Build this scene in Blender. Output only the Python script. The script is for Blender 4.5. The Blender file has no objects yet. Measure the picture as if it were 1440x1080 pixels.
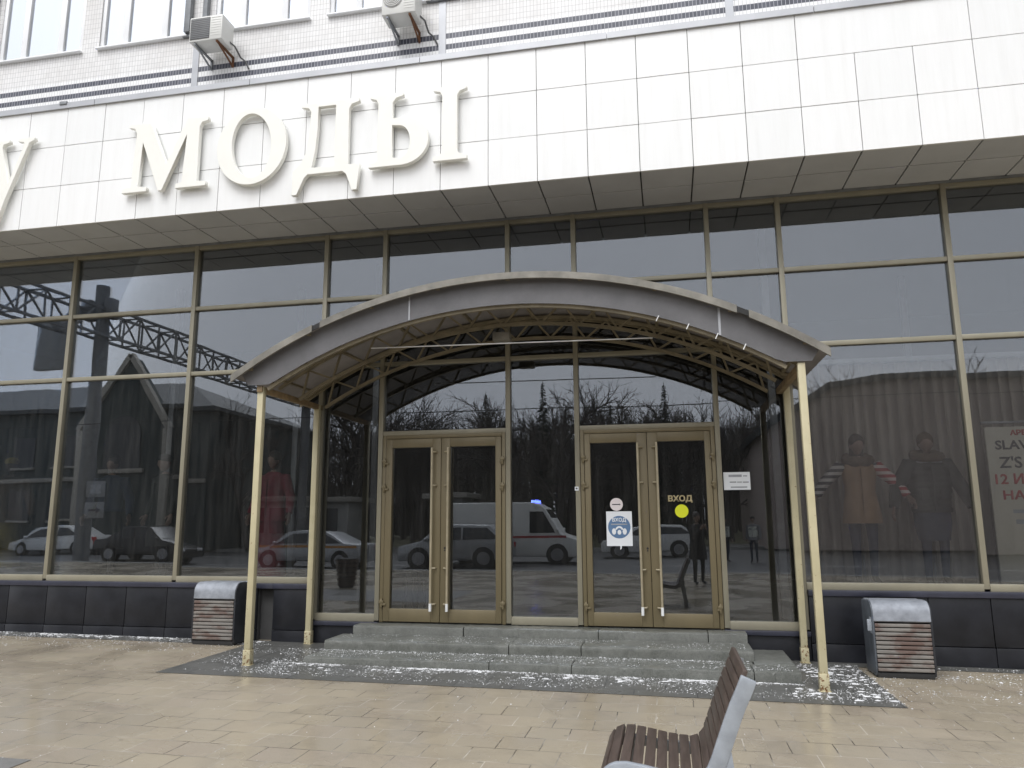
import bpy, bmesh, math, random
from mathutils import Vector, Matrix
random.seed(7)
SC = bpy.context.scene
COL = SC.collection
R = math.radians
LIFT = 1.66          # all heights below are measured from the camera; everything is raised at the end

# ------------------------------------------------------------------ materials
MATS = {}
def nodes_of(name):
    m = bpy.data.materials.new(name); m.use_nodes = True
    nt = m.node_tree; b = nt.nodes['Principled BSDF']
    MATS[name] = m
    return m, nt, b
def N(nt, typ, **kw):
    n = nt.nodes.new(typ)
    for k, v in kw.items():
        if k.startswith('i_'): n.inputs[k[2:].replace('_', ' ')].default_value = v
        else: setattr(n, k, v)
    return n
def LK(nt, a, b): nt.links.new(a, b)
def ramp(nt, fac, stops):
    r = N(nt, 'ShaderNodeValToRGB'); e = r.color_ramp.elements
    while len(e) > 1: e.remove(e[-1])
    e[0].position, e[0].color = stops[0][0], (*stops[0][1], 1)
    for p, c in stops[1:]:
        x = e.new(p); x.color = (*c, 1)
    LK(nt, fac, r.inputs['Fac']); return r.outputs['Color']
def mixc(nt, fac, a, b, mode='MIX'):
    n = N(nt, 'ShaderNodeMix', data_type='RGBA', blend_type=mode)
    for sock, v in ((n.inputs[0], fac), (n.inputs[6], a), (n.inputs[7], b)):
        if hasattr(v, 'is_output') or hasattr(v, 'links'): LK(nt, v, sock)
        elif isinstance(v, (int, float)): sock.default_value = v
        else: sock.default_value = (*v, 1)
    return n.outputs[2]
def mth(nt, op, a, b=None, clamp=False):
    n = N(nt, 'ShaderNodeMath', operation=op, use_clamp=clamp)
    for i, v in enumerate((a, b)):
        if v is None: continue
        if isinstance(v, (int, float)): n.inputs[i].default_value = v
        else: LK(nt, v, n.inputs[i])
    return n.outputs[0]
def coords(nt, kind='Object', scale=(1, 1, 1), loc=(0, 0, 0), rot=(0, 0, 0)):
    t = N(nt, 'ShaderNodeTexCoord'); mp = N(nt, 'ShaderNodeMapping')
    mp.inputs['Scale'].default_value = scale; mp.inputs['Location'].default_value = loc; mp.inputs['Rotation'].default_value = rot
    LK(nt, t.outputs[kind], mp.inputs['Vector']); return mp.outputs['Vector']
def geo_pos(nt):
    return N(nt, 'ShaderNodeNewGeometry').outputs['Position']
def noise(nt, vec, scale, detail=4, rough=.55, dist=0):
    n = N(nt, 'ShaderNodeTexNoise'); n.inputs['Scale'].default_value = scale; n.inputs['Detail'].default_value = detail
    n.inputs['Roughness'].default_value = rough; n.inputs['Distortion'].default_value = dist
    LK(nt, vec, n.inputs['Vector']); return n.outputs['Fac']
def bump(nt, b, h, strength=.3, dist=.01):
    n = N(nt, 'ShaderNodeBump'); n.inputs['Strength'].default_value = strength; n.inputs['Distance'].default_value = dist
    LK(nt, h, n.inputs['Height']); LK(nt, n.outputs['Normal'], b.inputs['Normal'])

def mat(name, c, rough=.5, metal=0, var=.15, scale=6, spec=.5, bmp=0, stretch=(1, 1, 1), bscale=40, c2=None):
    m, nt, b = nodes_of(name)
    v = coords(nt, 'Object', stretch)
    n = noise(nt, v, scale, 6, .6)
    lo = tuple(max(0, x * (1 - var)) for x in c); hi = c2 or tuple(min(1, x * (1 + var)) for x in c)
    LK(nt, ramp(nt, n, [(.3, lo), (.7, hi)]), b.inputs['Base Color'])
    b.inputs['Roughness'].default_value = rough; b.inputs['Metallic'].default_value = metal
    b.inputs['Specular IOR Level'].default_value = spec
    if bmp: bump(nt, b, noise(nt, v, bscale, 3), bmp, .004)
    return m

M = {}
M['letter'] = mat('cream_letter_paint', (.85, .845, .79), .42, var=.02, scale=4)
M['joint'] = mat('dark_joint', (.06, .06, .06), .8)
M['soffit'] = mat('grey_soffit_panel', (.60, .62, .645), .45, var=.08, scale=1.2)
M['cap'] = mat('galvanised_flashing', (.42, .43, .45), .4, .3, var=.1, scale=2)
M['frame'] = mat('champagne_aluminium', (.285, .265, .20), .4, .2, var=.1, scale=3, stretch=(1, 1, .3))
M['door'] = mat('bronze_door_paint', (.18, .148, .085), .42, .2, var=.1, scale=3, stretch=(1, 1, .2))
M['handle'] = mat('worn_brass', (.50, .44, .31), .3, .5, var=.15, scale=8)
M['granite'] = mat('black_granite', (.016, .017, .021), .35, var=.35, scale=4, spec=.35)
M['granite2'] = mat('navy_sill_stone_and_shadow', (.035, .037, .055), .35, var=.3, scale=3)  # bluish ledge stone; on the wings its navy also paints in shadow
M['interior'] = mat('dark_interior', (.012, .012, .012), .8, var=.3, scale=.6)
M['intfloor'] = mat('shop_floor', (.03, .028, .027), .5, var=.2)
M['upvc'] = mat('white_plastic_frame', (.86, .87, .88), .35, var=.02)
M['rubber'] = mat('black_rubber', (.02, .02, .02), .7)
M['steel'] = mat('grey_steel', (.22, .23, .24), .45, .4, var=.2, scale=5)
M['galv'] = mat('worn_galvanised_steel', (.33, .36, .40), .55, .25, var=.18, scale=9)
M['lid'] = mat('silver_bin_lid', (.27, .29, .325), .6, .25, var=.25, scale=9)
M['binside'] = mat('dark_grey_bin_metal', (.035, .038, .045), .5, .2, var=.3, scale=8)
M['binside2'] = mat('blue_grey_bin_metal', (.10, .115, .135), .5, .2, var=.3, scale=6)
M['rust'] = mat('rusty_iron', (.14, .06, .025), .8, var=.4, scale=20)
M['acbody'] = mat('air_conditioner_white', (.66, .66, .63), .45, var=.05)
M['acgrill'] = mat('air_conditioner_grille', (.10, .10, .10), .6, var=.2)
M['paper'] = mat('white_paper', (.78, .81, .84), .6, var=.02)
M['blueink'] = mat('blue_print', (.10, .19, .34), .55, var=.06)
M['greyink'] = mat('grey_print', (.34, .36, .39), .6)
M['darkink'] = mat('dark_print', (.05, .05, .06), .6)
M['redink'] = mat('red_print', (.42, .05, .05), .6)
M['yellow'] = mat('yellow_sticker', (.70, .74, .02), .4, var=.02)
M['goldtext'] = mat('gold_lettering', (.42, .35, .20), .4, var=.05)
M['pinkwhite'] = mat('pinkish_sticker', (.74, .68, .68), .5, var=.02)
M['posterboard'] = mat('cream_poster_board', (.56, .53, .45), .6, var=.04, scale=2)
M['snow'] = mat('white_grains', (.66, .67, .68), .6, var=.22, scale=9)
M['truss'] = mat('beige_truss_paint', (.21, .18, .12), .5, var=.25, scale=6)
M['beam'] = mat('rust_brown_beam', (.24, .17, .09), .55, var=.35, scale=8)
M['stick'] = mat('stick_white', (.75, .76, .76), .5)
M['skin'] = mat('matt_skin', (.27, .18, .14), .5, var=.05)
M['hair'] = mat('dark_hair', (.03, .022, .016), .6, var=.3, scale=30)
M['fur'] = mat('brown_fur', (.11, .075, .05), .9, var=.5, scale=60)
M['tan'] = mat('tan_cloth', (.30, .19, .11), .85, var=.15)
M['mustard'] = mat('mustard_cloth', (.70, .52, .12), .8, var=.15)
M['navy'] = mat('navy_cloth', (.025, .035, .065), .8, var=.2)
M['blackcloth'] = mat('black_cloth', (.016, .016, .018), .85, var=.2)
M['olive'] = mat('olive_padded_cloth', (.028, .03, .026), .75, var=.25, bmp=.5, bscale=14)
M['burgundy'] = mat('burgundy_cloth', (.19, .014, .032), .75, var=.2)
M['greycloth'] = mat('grey_cloth', (.18, .18, .19), .85, var=.15)
M['vest'] = mat('pale_reflective_vest', (.6, .62, .55), .6)
M['asphalt'] = mat('wet_asphalt', (.06, .06, .062), .45, var=.3, scale=2, bmp=.3, bscale=120)
M['kerb'] = mat('kerb_stone', (.25, .25, .24), .7, var=.2)
M['marking'] = mat('white_road_marking', (.6, .6, .58), .6, var=.15)
M['lawn'] = mat('winter_lawn', (.10, .095, .05), .95, var=.4, scale=1.5, bmp=.6, bscale=30)
M['bark'] = mat('grey_brown_bark', (.085, .075, .068), .9, var=.3, scale=8)
M['needle'] = mat('conifer_needles', (.018, .03, .02), .9, var=.5, scale=5)
M['mansion'] = mat('dull_green_plaster', (.05, .064, .064), .8, var=.15, scale=1)
M['trim'] = mat('pale_plaster_trim', (.36, .34, .30), .75, var=.1)
M['roofdark'] = mat('dark_sheet_roof', (.035, .042, .046), .5, var=.15, scale=1)
M['pinkwall'] = mat('pinkish_grey_plaster', (.36, .30, .27), .8, var=.1, scale=.5)
M['kiosk'] = mat('pale_kiosk_panel', (.35, .35, .33), .6, var=.1)
M['winglass'] = mat('dark_window_glass', (.02, .024, .028), .12, var=.2, spec=.6)
M['silver'] = mat('silver_car_paint', (.40, .41, .42), .3, .5, var=.03)
M['whitecar'] = mat('white_car_paint', (.72, .72, .70), .28, var=.02)
M['blackcar'] = mat('black_car_paint', (.02, .02, .022), .25, var=.05)
M['redcar'] = mat('red_stripe_paint', (.40, .02, .03), .35, var=.05)
M['orange'] = mat('orange_stripe_paint', (.55, .25, .05), .35, var=.05)
M['tyre'] = mat('tyre_rubber', (.018, .018, .018), .8)
M['rim'] = mat('alloy_rim', (.35, .35, .36), .35, .6)
M['redlight'] = mat('red_lamp_lens', (.5, .02, .02), .2)
M['clearlight'] = mat('clear_lamp_lens', (.75, .75, .75), .15)
M['sign'] = mat('sign_plate_white', (.24, .25, .26), .5)
M['gantry'] = mat('gantry_grey_paint', (.16, .165, .17), .6, var=.2)

def emit_mat():
    m, nt, b = nodes_of('blue_beacon_light')
    b.inputs['Base Color'].default_value = (.05, .08, .8, 1)
    b.inputs['Emission Color'].default_value = (.08, .12, 1, 1); b.inputs['Emission Strength'].default_value = 14
    return m
M['beacon'] = emit_mat()
M['blindblue'] = mat('sky_tinted_pale_blind', (.60, .68, .76), .7, var=.03)  # pale blinds with the blue of reflected sky put into their colour

def glass_mat(name, refl, tint, dirt=.012):
    m, nt, b = nodes_of(name)
    nt.nodes.remove(b)
    out = nt.nodes['Material Output']
    gl = N(nt, 'ShaderNodeBsdfGlossy'); gl.inputs['Color'].default_value = (.88, .93, 1, 1); gl.inputs['Roughness'].default_value = .0
    tr = N(nt, 'ShaderNodeBsdfTransparent'); tr.inputs['Color'].default_value = (*tint, 1)
    df = N(nt, 'ShaderNodeBsdfDiffuse'); df.inputs['Color'].default_value = (.5, .5, .48, 1)
    lw = N(nt, 'ShaderNodeFresnel'); lw.inputs['IOR'].default_value = 1.5
    f = mth(nt, 'ADD', mth(nt, 'MULTIPLY', lw.outputs[0], .8), refl, True)
    m1 = N(nt, 'ShaderNodeMixShader'); LK(nt, f, m1.inputs[0]); LK(nt, tr.outputs[0], m1.inputs[1]); LK(nt, gl.outputs[0], m1.inputs[2])
    # a film of dust and dried streaks on the pane
    v = coords(nt, 'Object', (9, 9, .8))
    d = mth(nt, 'MULTIPLY', mth(nt, 'POWER', noise(nt, v, 1.4, 5, .65), 2.2), dirt * 4)
    m2 = N(nt, 'ShaderNodeMixShader'); LK(nt, d, m2.inputs[0]); LK(nt, m1.outputs[0], m2.inputs[1]); LK(nt, df.outputs[0], m2.inputs[2])
    LK(nt, m2.outputs[0], out.inputs['Surface'])
    # old panes are never quite flat
    vv = coords(nt, 'Object', (1, 1, .5))
    bp = N(nt, 'ShaderNodeBump'); bp.inputs['Strength'].default_value = .035; bp.inputs['Distance'].default_value = .02
    LK(nt, noise(nt, vv, 1.6, 1), bp.inputs['Height']); LK(nt, bp.outputs['Normal'], gl.inputs['Normal'])
    return m
M['glass'] = glass_mat('tinted_shop_glass', .075, (.83, .84, .84), .020)
M['upglass'] = glass_mat('office_window_glass', .72, (.8, .85, .9))

def paver_mat():
    m, nt, b = nodes_of('wet_beige_pavers')
    p = geo_pos(nt)
    mp = N(nt, 'ShaderNodeMapping'); mp.inputs['Location'].default_value = (2.135, 3.545 + .315 * 200, 0)
    LK(nt, p, mp.inputs['Vector'])
    # edges waver a little
    nz = N(nt, 'ShaderNodeTexNoise'); nz.inputs['Scale'].default_value = 5; LK(nt, p, nz.inputs['Vector'])
    mv = N(nt, 'ShaderNodeVectorMath', operation='MULTIPLY_ADD'); mv.inputs[1].default_value = (.012, .012, 0)
    LK(nt, nz.outputs['Color'], mv.inputs[0]); LK(nt, mp.outputs[0], mv.inputs[2])
    br = N(nt, 'ShaderNodeTexBrick', offset=.5, offset_frequency=2)
    br.inputs['Color1'].default_value = (.0, .0, .0, 1); br.inputs['Color2'].default_value = (1, 1, 1, 1); br.inputs['Mortar'].default_value = (.5, .5, .5, 1)
    br.inputs['Scale'].default_value = 1; br.inputs['Mortar Size'].default_value = .005; br.inputs['Mortar Smooth'].default_value = .3
    br.inputs['Brick Width'].default_value = .3275; br.inputs['Row Height'].default_value = .315
    LK(nt, mv.outputs[0], br.inputs['Vector'])
    tone = ramp(nt, br.outputs['Color'], [(0, (.31, .265, .19)), (.35, (.36, .31, .222)), (.65, (.38, .327, .232)), (1, (.345, .288, .222))])
    big = noise(nt, p, .55, 5, .6); mid = noise(nt, p, 2.6, 6, .65)
    tone = mixc(nt, mth(nt, 'MULTIPLY', big, .75), tone, (.34, .30, .24))
    tone = mixc(nt, mth(nt, 'MULTIPLY', mth(nt, 'POWER', mid, 2), .9), tone, (.30, .26, .20))
    stain = ramp(nt, noise(nt, p, 1.15, 6, .7, .8), [(.50, (0, 0, 0)), (.66, (1, 1, 1))])
    tone = mixc(nt, mth(nt, 'MULTIPLY', stain, .55), tone, (.20, .172, .135))
    vo = N(nt, 'ShaderNodeTexVoronoi'); vo.inputs['Scale'].default_value = 2.3; LK(nt, p, vo.inputs['Vector'])
    spot = mth(nt, 'MULTIPLY', mth(nt, 'LESS_THAN', vo.outputs['Distance'], .045), .6)
    tone = mixc(nt, spot, tone, (.12, .105, .085))
    fine = noise(nt, p, 170, 2)
    tone = mixc(nt, .22, tone, ramp(nt, fine, [(.3, (.22, .19, .14)), (.7, (.50, .44, .34))]))
    # joints: swept pale sand with stretches of dark dirt
    jn = noise(nt, p, 2.1, 3)
    jc = ramp(nt, jn, [(.42, (.10, .085, .065)), (.62, (.50, .46, .39))])
    LK(nt, mixc(nt, br.outputs['Fac'], tone, jc), b.inputs['Base Color'])
    wet = ramp(nt, noise(nt, p, .8, 4, .6, .6), [(.38, (.13, .13, .13)), (.64, (.40, .40, .40))])
    LK(nt, wet, b.inputs['Roughness'])
    h = mth(nt, 'SUBTRACT', mth(nt, 'MULTIPLY', fine, .15), br.outputs['Fac'])
    bump(nt, b, h, .35, .004)
    return m
M['paver'] = paver_mat()
def panel_mat():
    m, nt, b = nodes_of('white_facade_panel')
    p = coords(nt, 'Object', (1 / .6398, 1, 1 / .624), (9.13 / .6398, 0, -4.193 / .624))
    fl = N(nt, 'ShaderNodeVectorMath', operation='FLOOR'); LK(nt, p, fl.inputs[0])
    wn = N(nt, 'ShaderNodeTexWhiteNoise'); LK(nt, fl.outputs[0], wn.inputs['Vector'])
    c = ramp(nt, wn.outputs['Value'], [(0, (.83, .84, .835)), (1, (.86, .865, .86))])
    q = coords(nt, 'Object', (7, 1, .5))
    c = mixc(nt, mth(nt, 'MULTIPLY', mth(nt, 'POWER', noise(nt, q, 1.6, 6, .7), 3), .55), c, (.55, .54, .50))
    LK(nt, c, b.inputs['Base Color']); b.inputs['Roughness'].default_value = .3
    bump(nt, b, noise(nt, coords(nt, 'Object'), 2.2, 1), .12, .02)
    return m
M['panel'] = panel_mat()

def stone_mat(name, a, bcol, rough=(.3, .6), flags=None):
    m, nt, b = nodes_of(name)
    p = geo_pos(nt)
    n1 = noise(nt, p, 3.2, 7, .65); n2 = noise(nt, p, 90, 3, .7); n3 = noise(nt, p, .9, 3)
    c = ramp(nt, mth(nt, 'ADD', mth(nt, 'MULTIPLY', n1, .6), mth(nt, 'MULTIPLY', noise(nt, p, 17, 5, .7), .4)), [(.36, a), (.64, bcol)])
    c = mixc(nt, .35, c, ramp(nt, n2, [(.3, tuple(x * .45 for x in a)), (.7, tuple(min(1, x * 1.35) for x in bcol))]))
    c = mixc(nt, mth(nt, 'MULTIPLY', n3, .55), c, tuple(x * .7 for x in a))
    h = mth(nt, 'ADD', mth(nt, 'MULTIPLY', n2, .4), n1)
    if flags:
        mp = N(nt, 'ShaderNodeMapping'); mp.inputs['Location'].default_value = (.1, flags[1] * 40 + .02, 0); LK(nt, p, mp.inputs['Vector'])
        br = N(nt, 'ShaderNodeTexBrick', offset=.5); br.inputs['Scale'].default_value = 1; br.inputs['Mortar Size'].default_value = .006
        br.inputs['Brick Width'].default_value = flags[0]; br.inputs['Row Height'].default_value = flags[1]
        LK(nt, mp.outputs[0], br.inputs['Vector'])
        c = mixc(nt, br.outputs['Fac'], c, (.05, .05, .05)); h = mth(nt, 'SUBTRACT', h, br.outputs['Fac'])
    LK(nt, c, b.inputs['Base Color'])
    LK(nt, ramp(nt, n3, [(.35, (rough[0],) * 3), (.65, (rough[1],) * 3)]), b.inputs['Roughness'])
    bump(nt, b, h, .5, .006)
    return m
M['flag'] = stone_mat('wet_grey_flagstone', (.085, .085, .08), (.15, .15, .14), (.25, .5), (.6, .4))
M['step'] = stone_mat('grey_granite_step', (.075, .08, .07), (.235, .24, .22), (.2, .55))
M['greypatch'] = stone_mat('grey_paving_slab', (.17, .168, .16), (.25, .245, .235), (.3, .5))

def tile_mat():
    m, nt, b = nodes_of('striped_mosaic_tile')
    p = coords(nt, 'Object')
    sx = N(nt, 'ShaderNodeSeparateXYZ'); LK(nt, p, sx.inputs[0])
    cx = N(nt, 'ShaderNodeCombineXYZ'); LK(nt, sx.outputs[0], cx.inputs[0]); LK(nt, mth(nt, 'ADD', sx.outputs[2], .045), cx.inputs[1])
    br = N(nt, 'ShaderNodeTexBrick', offset=0); br.inputs['Scale'].default_value = 1
    br.inputs['Brick Width'].default_value = .052; br.inputs['Row Height'].default_value = .09; br.inputs['Mortar Size'].default_value = .0032
    br.inputs['Color1'].default_value = (0, 0, 0, 1); br.inputs['Color2'].default_value = (1, 1, 1, 1)
    LK(nt, cx.outputs[0], br.inputs['Vector'])
    z = sx.outputs[2]
    def band(lo, hi): return mth(nt, 'MULTIPLY', mth(nt, 'GREATER_THAN', z, lo), mth(nt, 'LESS_THAN', z, hi))
    st = mth(nt, 'ADD', band(7.155, 7.245), band(6.975, 7.065))
    white = ramp(nt, br.outputs['Color'], [(0, (.78, .78, .775)), (1, (.86, .86, .855))])
    dark = ramp(nt, br.outputs['Color'], [(0, (.045, .05, .07)), (1, (.085, .09, .115))])
    nz = noise(nt, p, 1.1, 6, .7)
    dirt = mth(nt, 'MULTIPLY', mth(nt, 'MULTIPLY', mth(nt, 'GREATER_THAN', z, 7.3), mth(nt, 'POWER', nz, 2.2)), 1.0, True)
    white = mixc(nt, dirt, white, (.42, .38, .34))
    c = mixc(nt, st, white, dark)
    c = mixc(nt, br.outputs['Fac'], c, mixc(nt, st, (.46, .455, .445), (.42, .42, .45)))
    LK(nt, c, b.inputs['Base Color']); b.inputs['Roughness'].default_value = .35
    return m
M['tile'] = tile_mat()

def post_mat():
    m, nt, b = nodes_of('chipped_cream_post_paint')
    p = coords(nt, 'Object')
    n1 = noise(nt, p, 3, 5); n2 = noise(nt, p, 28, 4, .7); sx = N(nt, 'ShaderNodeSeparateXYZ'); LK(nt, p, sx.inputs[0])
    c = ramp(nt, n1, [(.3, (.45, .405, .255)), (.7, (.54, .49, .325))])
    low = mth(nt, 'MULTIPLY', mth(nt, 'LESS_THAN', mth(nt, 'ADD', sx.outputs[2], mth(nt, 'MULTIPLY', n1, .3)), -1.33), .10)
    chip = mth(nt, 'GREATER_THAN', mth(nt, 'ADD', n2, low), .68)
    c = mixc(nt, chip, c, (.16, .075, .03))
    LK(nt, c, b.inputs['Base Color']); b.inputs['Roughness'].default_value = .4
    return m
M['post'] = post_mat()

def wood_mat(name, a, bcol, axis=0, rough=.5, worn=None):
    m, nt, b = nodes_of(name)
    sc = [18, 18, 18]; sc[axis] = 1.2
    p = coords(nt, 'Object', tuple(sc))
    n = noise(nt, p, 2.5, 6, .65, .4)
    c = ramp(nt, n, [(.3, a), (.7, bcol)])
    if worn:
        q = coords(nt, 'Object', (2.2, 2.2, 4))
        w = ramp(nt, noise(nt, q, 2.3, 4, .6), [(.44, (0, 0, 0)), (.62, (1, 1, 1))])
        c = mixc(nt, w, c, worn)
    LK(nt, c, b.inputs['Base Color']); b.inputs['Roughness'].default_value = rough
    bump(nt, b, n, .25, .003)
    return m
M['benchwood'] = wood_mat('dark_brown_bench_wood', (.05, .036, .03), (.098, .072, .06), 1, .42)
M['binwood'] = wood_mat('weathered_bin_board', (.15, .14, .13), (.26, .245, .225), 0, .7, (.125, .085, .072))

def sheet_mat(name, c, trans, rough=.5, clear=.14):
    m, nt, b = nodes_of(name); out = nt.nodes['Material Output']; nt.nodes.remove(b)
    p = coords(nt, 'Object', (1, 1, 1))
    n = noise(nt, p, 2.2, 6, .65)
    col = ramp(nt, n, [(.3, tuple(x * .72 for x in c)), (.7, c)])
    d = N(nt, 'ShaderNodeBsdfPrincipled'); LK(nt, col, d.inputs['Base Color']); d.inputs['Roughness'].default_value = rough
    t = N(nt, 'ShaderNodeBsdfTranslucent'); LK(nt, col, t.inputs['Color'])
    s = N(nt, 'ShaderNodeBsdfTransparent'); s.inputs['Color'].default_value = (.9, .88, .85, 1)
    m1 = N(nt, 'ShaderNodeMixShader'); m1.inputs[0].default_value = trans; LK(nt, d.outputs[0], m1.inputs[1]); LK(nt, t.outputs[0], m1.inputs[2])
    m2 = N(nt, 'ShaderNodeMixShader'); m2.inputs[0].default_value = clear; LK(nt, m1.outputs[0], m2.inputs[1]); LK(nt, s.outputs[0], m2.inputs[2])
    LK(nt, m2.outputs[0], out.inputs['Surface'])
    return m
M['roofsheet'] = sheet_mat('dirty_translucent_roof_sheet', (.27, .245, .22), .5)
M['whitesheet'] = sheet_mat('milky_plastic_sheet', (.30, .30, .315), .35, .35, .24)
M['lip'] = mat('weathered_beige_edge', (.20, .19, .165), .6, var=.35, scale=4)

def curtain_mat():
    m, nt, b = nodes_of('warm_grey_curtain')
    p = coords(nt, 'Object', (1, 1, .15))
    LK(nt, ramp(nt, noise(nt, p, 3, 3), [(.3, (.34, .305, .27)), (.7, (.43, .39, .345))]), b.inputs['Base Color']); b.inputs['Roughness'].default_value = .9
    return m
M['curtain'] = curtain_mat()

def stripe_mat(name, a, c):
    m, nt, b = nodes_of(name)
    p = coords(nt, 'Object'); w = N(nt, 'ShaderNodeTexWave', wave_type='BANDS', bands_direction='Z'); w.inputs['Scale'].default_value = 4.2
    LK(nt, p, w.inputs['Vector'])
    LK(nt, ramp(nt, w.outputs['Fac'], [(.45, a), (.55, c)]), b.inputs['Base Color']); b.inputs['Roughness'].default_value = .85
    return m
M['stripeblack'] = stripe_mat('black_white_knit', (.03, .03, .04), (.55, .52, .5))
M['stripered'] = stripe_mat('red_white_knit', (.35, .03, .04), (.6, .5, .48))

# ------------------------------------------------------------------ mesh helper
class MB:
    def __init__(s): s.v = []; s.f = []; s.mi = []
    def add(s, vs, fs, mi=0):
        o = len(s.v); s.v += [tuple(v) for v in vs]
        for f in fs: s.f.append([o + i for i in f]); s.mi.append(mi)
        return s
    def box(s, x0, x1, y0, y1, z0, z1, mi=0):
        return s.add([(x0, y0, z0), (x1, y0, z0), (x1, y1, z0), (x0, y1, z0), (x0, y0, z1), (x1, y0, z1), (x1, y1, z1), (x0, y1, z1)],
                     [(0, 3, 2, 1), (4, 5, 6, 7), (0, 1, 5, 4), (1, 2, 6, 5), (2, 3, 7, 6), (3, 0, 4, 7)], mi)
    def bar(s, a, b, w, h, up=(0, 0, 1), mi=0):
        a, b = Vector(a), Vector(b); d = (b - a).normalized(); u = Vector(up)
        if abs(d.dot(u)) > .98: u = Vector((0, 1, 0))
        r = d.cross(u).normalized(); u = r.cross(d)
        vs = []
        for p in (a, b):
            for i, j in ((-1, -1), (1, -1), (1, 1), (-1, 1)): vs.append(p + r * (i * w / 2) + u * (j * h / 2))
        return s.add(vs, [(0, 1, 2, 3), (7, 6, 5, 4), (0, 4, 5, 1), (1, 5, 6, 2), (2, 6, 7, 3), (3, 7, 4, 0)], mi)
    def tube(s, pts, rad, n=8, caps=True, mi=0, sq=None):
        pts = [Vector(p) for p in pts]; k = len(pts)
        rad = rad if isinstance(rad, (list, tuple)) else [rad] * k
        t0 = (pts[1] - pts[0]).normalized(); u = Vector((0, 0, 1)) if abs(t0.z) < .9 else Vector((0, 1, 0))
        u = (u - t0 * u.dot(t0)).normalized(); rings = []
        for i, p in enumerate(pts):
            t = ((pts[min(i + 1, k - 1)] - pts[max(i - 1, 0)])).normalized()
            u = (u - t * u.dot(t)).normalized(); w = t.cross(u)
            q = sq or (1, 1)
            rings.append([p + (u * math.cos(6.28318 * j / n) * q[0] + w * math.sin(6.28318 * j / n) * q[1]) * rad[i] for j in range(n)])
        vs = [v for r in rings for v in r]; fs = []
        for i in range(k - 1):
            for j in range(n): fs.append((i * n + j, i * n + (j + 1) % n, (i + 1) * n + (j + 1) % n, (i + 1) * n + j))
        if caps: fs.append(tuple(range(n))[::-1]); fs.append(tuple((k - 1) * n + j for j in range(n)))
        return s.add(vs, fs, mi)
    def prism(s, poly, y0, y1, axis='y', mi=0):
        n = len(poly)
        def P(a, b, t):
            return (a, t, b) if axis == 'y' else ((t, a, b) if axis == 'x' else (a, b, t))
        vs = [P(a, b, y0) for a, b in poly] + [P(a, b, y1) for a, b in poly]
        fs = [tuple(range(n)), tuple(range(2 * n - 1, n - 1, -1))]
        for i in range(n): j = (i + 1) % n; fs.append((i, i + n, j + n, j))
        return s.add(vs, fs, mi)
    def band(s, outer, inner, y0, y1, closed=False, mi=0):       # ring or strip of quads with thickness, in X-Z
        n = len(outer); vs = []
        for y in (y0, y1):
            vs += [(a, y, b) for a, b in outer] + [(a, y, b) for a, b in inner]
        fs = []; rng = range(n if closed else n - 1)
        for i in rng:
            j = (i + 1) % n
            fs += [(i, j, n + j, n + i), (2 * n + i, 3 * n + i, 3 * n + j, 2 * n + j), (i, 2 * n + i, 2 * n + j, j), (n + i, n + j, 3 * n + j, 3 * n + i)]
        if not closed:
            fs += [(0, n, 3 * n, 2 * n), (n - 1, 3 * n - 1, 4 * n - 1, 2 * n - 1)]
        return s.add(vs, fs, mi)
    def rings(s, rs, n=20, caps=True, mi=0):                     # stacked ellipses: (z, cx, cy, rx, ry)
        vs = []
        for (z, cx, cy, rx, ry) in rs:
            vs += [(cx + rx * math.cos(6.28318 * j / n), cy + ry * math.sin(6.28318 * j / n), z) for j in range(n)]
        fs = []
        for i in range(len(rs) - 1):
            for j in range(n): fs.append((i * n + j, i * n + (j + 1) % n, (i + 1) * n + (j + 1) % n, (i + 1) * n + j))
        if caps: fs += [tuple(range(n))[::-1], tuple((len(rs) - 1) * n + j for j in range(n))]
        return s.add(vs, fs, mi)
    def ball(s, c, r, n=14, m=9, mi=0, fn=None):
        vs = []; fs = []
        for i in range(m + 1):
            th = math.pi * i / m
            for j in range(n):
                ph = 6.28318 * j / n; d = Vector((math.sin(th) * math.cos(ph), math.sin(th) * math.sin(ph), math.cos(th)))
                k = fn(d) if fn else 1
                vs.append((c[0] + r[0] * d.x * k, c[1] + r[1] * d.y * k, c[2] + r[2] * d.z * k))
        for i in range(m):
            for j in range(n): fs.append((i * n + j, (i + 1) * n + j, (i + 1) * n + (j + 1) % n, i * n + (j + 1) % n))
        return s.add(vs, fs, mi)
    def build(s, name, mats, parent=None, bevel=0, smooth=30, seg=2):
        me = bpy.data.meshes.new(name)
        me.from_pydata(s.v, [], s.f)
        if not isinstance(mats, (list, tuple)): mats = [mats]
        for m in mats: me.materials.append(m)
        for p, i in zip(me.polygons, s.mi): p.material_index = i
        bm = bmesh.new(); bm.from_mesh(me)
        bmesh.ops.recalc_face_normals(bm, faces=bm.faces)
        if bevel:
            ed = [e for e in bm.edges if len(e.link_faces) == 2 and e.calc_face_angle(0) > R(32)]
            bmesh.ops.bevel(bm, geom=ed, offset=bevel, segments=seg, affect='EDGES', profile=.5, clamp_overlap=True)
        bm.to_mesh(me); bm.free()
        if smooth:
            for p in me.polygons: p.use_smooth = True
            me.set_sharp_from_angle(angle=R(smooth))
        o = bpy.data.objects.new(name, me); COL.objects.link(o)
        if parent: o.parent = parent
        return o

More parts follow.
